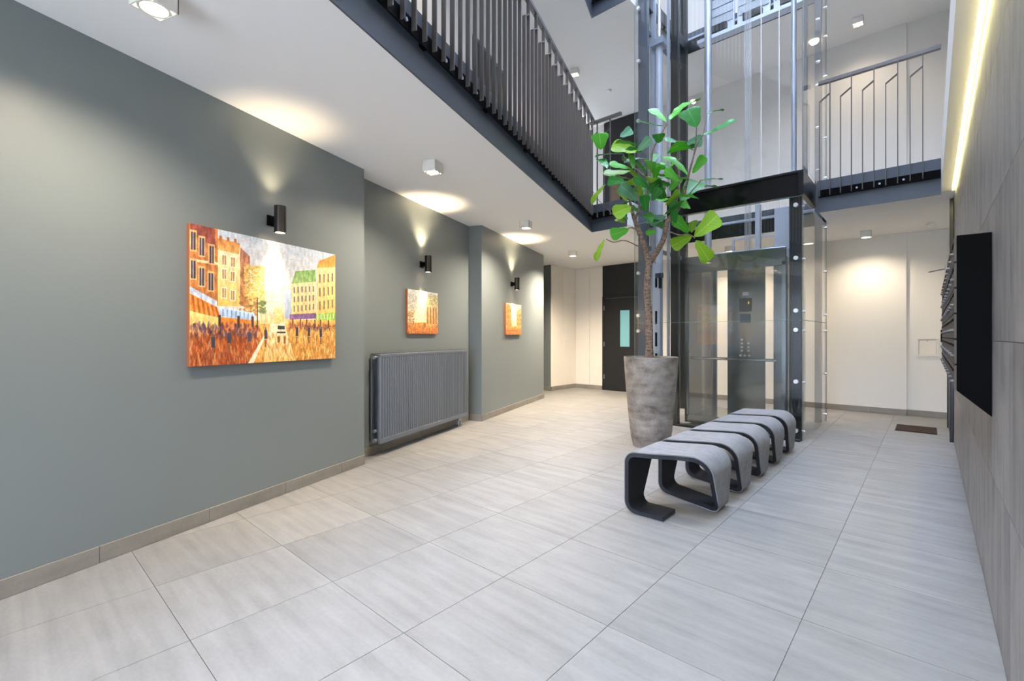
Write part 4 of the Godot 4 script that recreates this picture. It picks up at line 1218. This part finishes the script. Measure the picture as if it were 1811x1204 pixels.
func build_car() -> void:
	var t := thing("elevator_car", "stainless and glass elevator car standing at the ground floor", "elevator car", Transform3D(Basis.IDENTITY, Vector3.ZERO))
	var x0 := -2.5
	var x1 := -1.28
	var z0 := -6.36
	var z1 := -7.5
	span(t, "car_floor", Vector3(x0, 0.03, z1), Vector3(x1, 0.1, z0), M.stainless, 0.004)
	span(t, "car_ceiling", Vector3(x0, 2.1, z1), Vector3(x1, 2.16, z0), M.polished, 0.004)
	span(t, "header_fascia", Vector3(x0, 2.05, z0), Vector3(x1, 2.27, z0 + 0.03), M.stainless, 0.004)
	span(t, "front_sill", Vector3(x0, 0.03, z0), Vector3(x1, 0.14, z0 + 0.03), M.stainless, 0.004)
	for x in [x0, x1 - 0.05]:
		span(t, "front_post", Vector3(x, 0.1, z0), Vector3(x + 0.05, 2.1, z0 + 0.03), M.stainless, 0.003)
		span(t, "rear_post", Vector3(x, 0.1, z1), Vector3(x + 0.05, 2.1, z1 + 0.05), M.stainless, 0.003)
	span(t, "car_window", Vector3(x0 + 0.05, 0.14, z0 + 0.008), Vector3(x1 - 0.05, 2.05, z0 + 0.018), M.glass)
	# left side: dark glass; right side: steel
	span(t, "side_window", Vector3(x0, 0.1, z1 + 0.05), Vector3(x0 + 0.012, 2.1, z0), M.smoked_glass)
	span(t, "side_panel", Vector3(x1 - 0.02, 0.1, z1 + 0.05), Vector3(x1, 2.1, z0), M.stainless)
	# rear wall: control panel between two glazed strips
	span(t, "control_panel", Vector3(-2.28, 0.1, z1), Vector3(-1.79, 2.1, z1 + 0.03), M.stainless, 0.003)
	span(t, "rear_panel", Vector3(-1.655, 0.1, z1), Vector3(x1 - 0.05, 2.1, z1 + 0.03), M.stainless, 0.003)
	span(t, "rear_window", Vector3(x0 + 0.05, 0.1, z1 + 0.008), Vector3(-2.28, 2.1, z1 + 0.018), M.glass)
	span(t, "rear_window", Vector3(-1.79, 0.1, z1 + 0.008), Vector3(-1.655, 2.1, z1 + 0.018), M.glass)
	for x in [-2.28, -1.79, -1.655]:
		span(t, "edge_profile", Vector3(x - 0.012, 0.1, z1 + 0.0), Vector3(x + 0.012, 2.1, z1 + 0.04), M.stainless, 0.002)
	var d := span(t, "display", Vector3(-2.125, 1.56, z1 + 0.03), Vector3(-1.955, 1.76, z1 + 0.042), M.gloss_black, 0.003)
	pbox(d, "floor_numeral", Vector3(0.045, 0.03, 0.007), Vector3(0.012, 0.035, 0.003), M.display_glow)
	span(t, "notice_plate", Vector3(-2.115, 1.4, z1 + 0.03), Vector3(-1.965, 1.53, z1 + 0.036), M.steel_blue, 0.001)
	span(t, "emergency_lamp", Vector3(-2.08, 1.8, z1 + 0.03), Vector3(-1.995, 1.85, z1 + 0.04), M.bolt, 0.004)
	for c in 2:
		for r in 4 - c:
			cyl("button", t, Vector3(-2.09 + c * 0.09, 0.98 + r * 0.055, z1 + 0.03), Vector3(-2.09 + c * 0.09, 0.98 + r * 0.055, z1 + 0.04), 0.016, M.bolt, 12)
	for c in 3:
		cyl("button", t, Vector3(-2.11 + c * 0.06, 0.91, z1 + 0.03), Vector3(-2.11 + c * 0.06, 0.91, z1 + 0.04), 0.016, M.bolt, 12)
	# handrails
	cyl("handrail", t, Vector3(x0 + 0.06, 0.9, z0 - 0.06), Vector3(x1 - 0.12, 0.9, z0 - 0.06), 0.018, M.polished, 14)
	for x in [x0 + 0.1, x1 - 0.16]:
		cyl("handrail_bracket", t, Vector3(x, 0.9, z0 - 0.06), Vector3(x, 0.9, z0), 0.01, M.polished, 10)
	# frame and gear on the roof
	span(t, "crosshead", Vector3(x0, 2.3, -6.98), Vector3(x1, 2.38, -6.9), M.pale_metal, 0.004)
	span(t, "sling_upright", Vector3(-1.74, 2.16, -6.86), Vector3(-1.68, 2.95, -6.8), M.pale_metal, 0.003)
	span(t, "sling_upright", Vector3(-1.5, 2.16, -6.8), Vector3(-1.34, 2.85, -6.76), M.pale_metal, 0.003)
	span(t, "roof_guard", Vector3(x0 + 0.3, 2.62, -7.4), Vector3(x1 - 0.2, 2.645, -7.375), M.pale_metal, 0.002)
	for x in [x0 + 0.3, x1 - 0.22]:
		span(t, "guard_post", Vector3(x, 2.16, -7.4), Vector3(x + 0.025, 2.62, -7.375), M.pale_metal, 0.002)

func build_planter_and_tree() -> void:
	var at := Transform3D(Basis.IDENTITY, Vector3(-2.282, 0, -4.83))
	var t := thing("planter", "tall tapered mottled clay planter holding the fig tree", "planter", at)
	var m := MB.new()
	var prof := []
	for k in 13:
		var f := k / 12.0
		prof.append(Vector2(0.185 + 0.104 * pow(f, 0.62), 0.0 + 0.965 * f))
	prof.push_front(Vector2(0.0, 0.0))
	prof.append(Vector2(0.287, 0.972))
	prof.append(Vector2(0.272, 0.972))
	prof.append(Vector2(0.262, 0.93))
	prof.append(Vector2(0.255, 0.85))
	m.lathe(prof, 64)
	part(t, "pot", m.mesh(), M.clay)
	var s := MB.new()
	s.lathe([Vector2(0.256, 0.88), Vector2(0.16, 0.905), Vector2(0.0, 0.915)], 40)
	part(t, "soil", s.mesh(), M.soil)
	var f := thing("fiddle_leaf_fig", "slim fig tree with big bright green leaves in the planter", "tree", at)
	for k in BRANCHES.size():
		var b: Array = BRANCHES[k]
		var pts := []
		var rad := []
		for j in range(0, b.size(), 4):
			pts.append(Vector3(b[j], b[j + 1], b[j + 2]))
			rad.append(b[j + 3])
		# smooth the polyline
		var cv := Curve3D.new()
		for j in pts.size():
			var tan_: Vector3 = (pts[mini(j + 1, pts.size() - 1)] - pts[maxi(j - 1, 0)]) / 6.0
			cv.add_point(pts[j], -tan_, tan_)
		var sp := []
		var sr := []
		var steps := 6
		for j in pts.size() - 1:
			for q in steps:
				var w := q / float(steps)
				sp.append(cv.sample(j, w))
				sr.append(lerpf(rad[j], rad[j + 1], w) * (1.0 + 0.05 * sin((j * steps + q) * 1.9 + k)))
		sp.append(pts[-1])
		sr.append(rad[-1])
		var mb := MB.new()
		mb.tube(sp, sr, 10)
		part(f, "trunk" if k == 0 else "branch", mb.mesh(), M.bark)
	var meshes := [leaf_mesh(0.16, 0.12), leaf_mesh(0.28, 0.2), leaf_mesh(-0.1, 0.16)]
	for k in LEAVES.size():
		var l: Array = LEAVES[k]
		var a := Vector3(l[0], l[1], l[2])
		var b := Vector3(l[3], l[4], l[5])
		var nn := Vector3(l[6], l[7], l[8])
		var ln := (b - a).length()
		var y := (b - a) / ln
		var z := (nn - y * nn.dot(y)).normalized()
		var x := y.cross(z)
		part(f, "leaf", meshes[k % 3], M["leaf_%d" % l[10]], Transform3D(Basis(x * float(l[9]), y * ln, z * ln), a))

# a fiddle-shaped leaf of unit length and unit width, bent along its rib and cupped across it
func leaf_mesh(bend: float, cup: float) -> ArrayMesh:
	var m := MB.new()
	var wd := [0.03, 0.15, 0.27, 0.31, 0.36, 0.44, 0.5, 0.48, 0.36, 0.0]
	var ts := [0.0, 0.08, 0.2, 0.34, 0.48, 0.62, 0.76, 0.88, 0.96, 1.0]
	var rows := []
	for k in 10:
		var t: float = ts[k]
		var w: float = wd[k]
		var row := []
		for j in 5:
			var u := (j - 2) / 2.0
			row.append(Vector3(u * w, t, -bend * t * t + cup * 0.5 * absf(u) * w + 0.02 * sin(t * 16.0 + j * 2.0) * absf(u)))
		rows.append(row)
	var nor := []
	for k in 10:
		var rn := []
		for j in 5:
			var du: Vector3 = rows[k][mini(j + 1, 4)] - rows[k][maxi(j - 1, 0)]
			var dv: Vector3 = rows[mini(k + 1, 9)][j] - rows[maxi(k - 1, 0)][j]
			var c := du.cross(dv)
			rn.append(c.normalized() if c.length() > 1e-6 else Vector3(0, 0, 1))
		nor.append(rn)
	for k in 9:
		for j in 4:
			var ua := Vector2(j / 4.0, 1.0 - ts[k])
			var ub := Vector2((j + 1) / 4.0, 1.0 - ts[k])
			var uc := Vector2((j + 1) / 4.0, 1.0 - ts[k + 1])
			var ud := Vector2(j / 4.0, 1.0 - ts[k + 1])
			m.smooth(rows[k][j], rows[k][j + 1], rows[k + 1][j + 1], nor[k][j], nor[k][j + 1], nor[k + 1][j + 1], ua, ub, uc)
			m.smooth(rows[k][j], rows[k + 1][j + 1], rows[k + 1][j], nor[k][j], nor[k + 1][j + 1], nor[k + 1][j], ua, uc, ud)
	return m.mesh()

# line of the bench ribbon: [x, y, z of the near edge, outward normal x, y, width]; the legs taper towards the floor
func bench_path() -> Array:
	var path := []
	var xl := -1.555
	var xr := -1.035
	var top := 0.42
	for k in 5:
		var z := -2.88 - 0.53 * k
		if k == 0:
			path.append([-1.28, 0.0, z, 0.0, -1.0, 0.2])
		arc(path, Vector2(xl + 0.09, 0.09), 0.09, -90, -180, z, z, 0.2, 0.23)
		arc(path, Vector2(xl + 0.075, top - 0.075), 0.075, 180, 90, z, z - 0.01, 0.38, 0.43)
		for q in 4:
			path.append([lerpf(xl + 0.11, xr - 0.16, (q + 1) / 5.0), top, z - 0.01 - 0.13 * (q + 1) / 5.0, 0.0, 1.0, 0.43])
		arc(path, Vector2(xr - 0.13, top - 0.13), 0.13, 90, 0, z - 0.14, z - 0.22, 0.43, 0.36)
		arc(path, Vector2(xr - 0.075, 0.055), 0.055, -8, -90, z - 0.385, z - 0.41, 0.2, 0.18)
		if k == 4:
			path.append([-1.36, 0.0, z - 0.45, 0.0, -1.0, 0.18])
	return path

func arc(path: Array, c: Vector2, r: float, a0: float, a1: float, z0: float, z1: float, w0: float, w1: float) -> void:
	for q in 8:
		var f := q / 7.0
		var a := deg_to_rad(lerpf(a0, a1, f))
		path.append([c.x + cos(a) * r, c.y + sin(a) * r, lerpf(z0, z1, f), cos(a), sin(a), lerpf(w0, w1, f)])

func ribbon(path: Array, from: float, to: float, inset := 0.0) -> ArrayMesh:
	var m := MB.new()
	var rings := []
	for p in path:
		var n := Vector3(p[3], p[4], 0)
		var c := Vector3(p[0], p[1], p[2] - inset)
		var w := Vector3(0, 0, -(p[5] - inset * 2.0))
		rings.append([c - n * from, c - n * from + w, c - n * to + w, c - n * to])
	for k in rings.size() - 1:
		var n0 := Vector3(path[k][3], path[k][4], 0)
		var n1 := Vector3(path[k + 1][3], path[k + 1][4], 0)
		var a: Array = rings[k]
		var b: Array = rings[k + 1]
		m.smooth(a[0], a[1], b[1], n0, n0, n1)
		m.smooth(a[0], b[1], b[0], n0, n1, n1)
		m.smooth(a[3], a[2], b[2], -n0, -n0, -n1)
		m.smooth(a[3], b[2], b[3], -n0, -n1, -n1)
		m.quad(a[0], b[0], b[3], a[3], Vector3(0, 0, 1))
		m.quad(a[1], b[1], b[2], a[2], Vector3(0, 0, -1))
	for e in [0, rings.size() - 1]:
		var a: Array = rings[e]
		var o := Vector3(path[e][0] - path[1 if e == 0 else e - 1][0], path[e][1] - path[1 if e == 0 else e - 1][1], 0)
		m.quad(a[0], a[1], a[2], a[3], o)
	return m.mesh()

func build_bench() -> void:
	var path := bench_path()
	var t := thing("ribbon_bench", "long spiral ribbon bench of grey fibre cement on dark edges", "bench", Transform3D(Basis.IDENTITY, Vector3.ZERO))
	part(t, "inner_ribbon", ribbon(path, 0.007, 0.034), M.bench_dark)
	part(t, "outer_skin", ribbon(path, 0.0, 0.0069, 0.003), M.cement)

func build_lamps() -> void:
	var a := atan2(0.3256, 0.9455)
	var e := 2.8
	ceiling_lamp("square white ceiling spotlight over the entrance end of the dark wall", on_left(-1.0, -2.295, CEIL), a, e * 0.8)
	ceiling_lamp("square white ceiling spotlight before the large street painting", on_left(1.31, -2.295, CEIL), a, e * 0.92)
	ceiling_lamp("square white ceiling spotlight in front of the radiator niche", on_left(3.59, -2.285, CEIL), a, e * 1.2)
	ceiling_lamp("square white ceiling spotlight in front of the pier painting", on_left(5.94, -2.295, CEIL), a, e * 2.0)
	ceiling_lamp("square white ceiling spotlight near the cream corner panels", on_left(8.34, -2.3, CEIL), a, e * 4.0)
	ceiling_lamp("square white ceiling spotlight by the back wall hatch", Vector3(-0.71, CEIL, -8.7), 0.0, e * 0.5)
	ceiling_lamp("square white ceiling spotlight behind the glass shaft", Vector3(-2.6, CEIL, -8.6), 0.0, e)
	ceiling_lamp("upper ceiling spotlight beyond the long left railing", Vector3(-4.7, CEIL + STOREY, -6.93), a, e * 0.4)
	ceiling_lamp("upper ceiling spotlight over the gallery beside the tiled wall", Vector3(-0.8, CEIL + STOREY, -8.62), 0.0, e * 0.3)
	ceiling_lamp("upper ceiling spotlight over the middle of the left gallery", on_left(4.0, -2.3, CEIL + STOREY), a, e * 0.4)
	smoke_detector("round white smoke detector on the ceiling above the hatch", Vector3(0.02, CEIL, -8.75))
	smoke_detector("round white smoke detector on the ceiling before the dark door", Vector3(-4.95, CEIL, -7.9))
	smoke_detector("round white smoke detector on the upper gallery ceiling", Vector3(-4.6, CEIL + STOREY, -7.95))
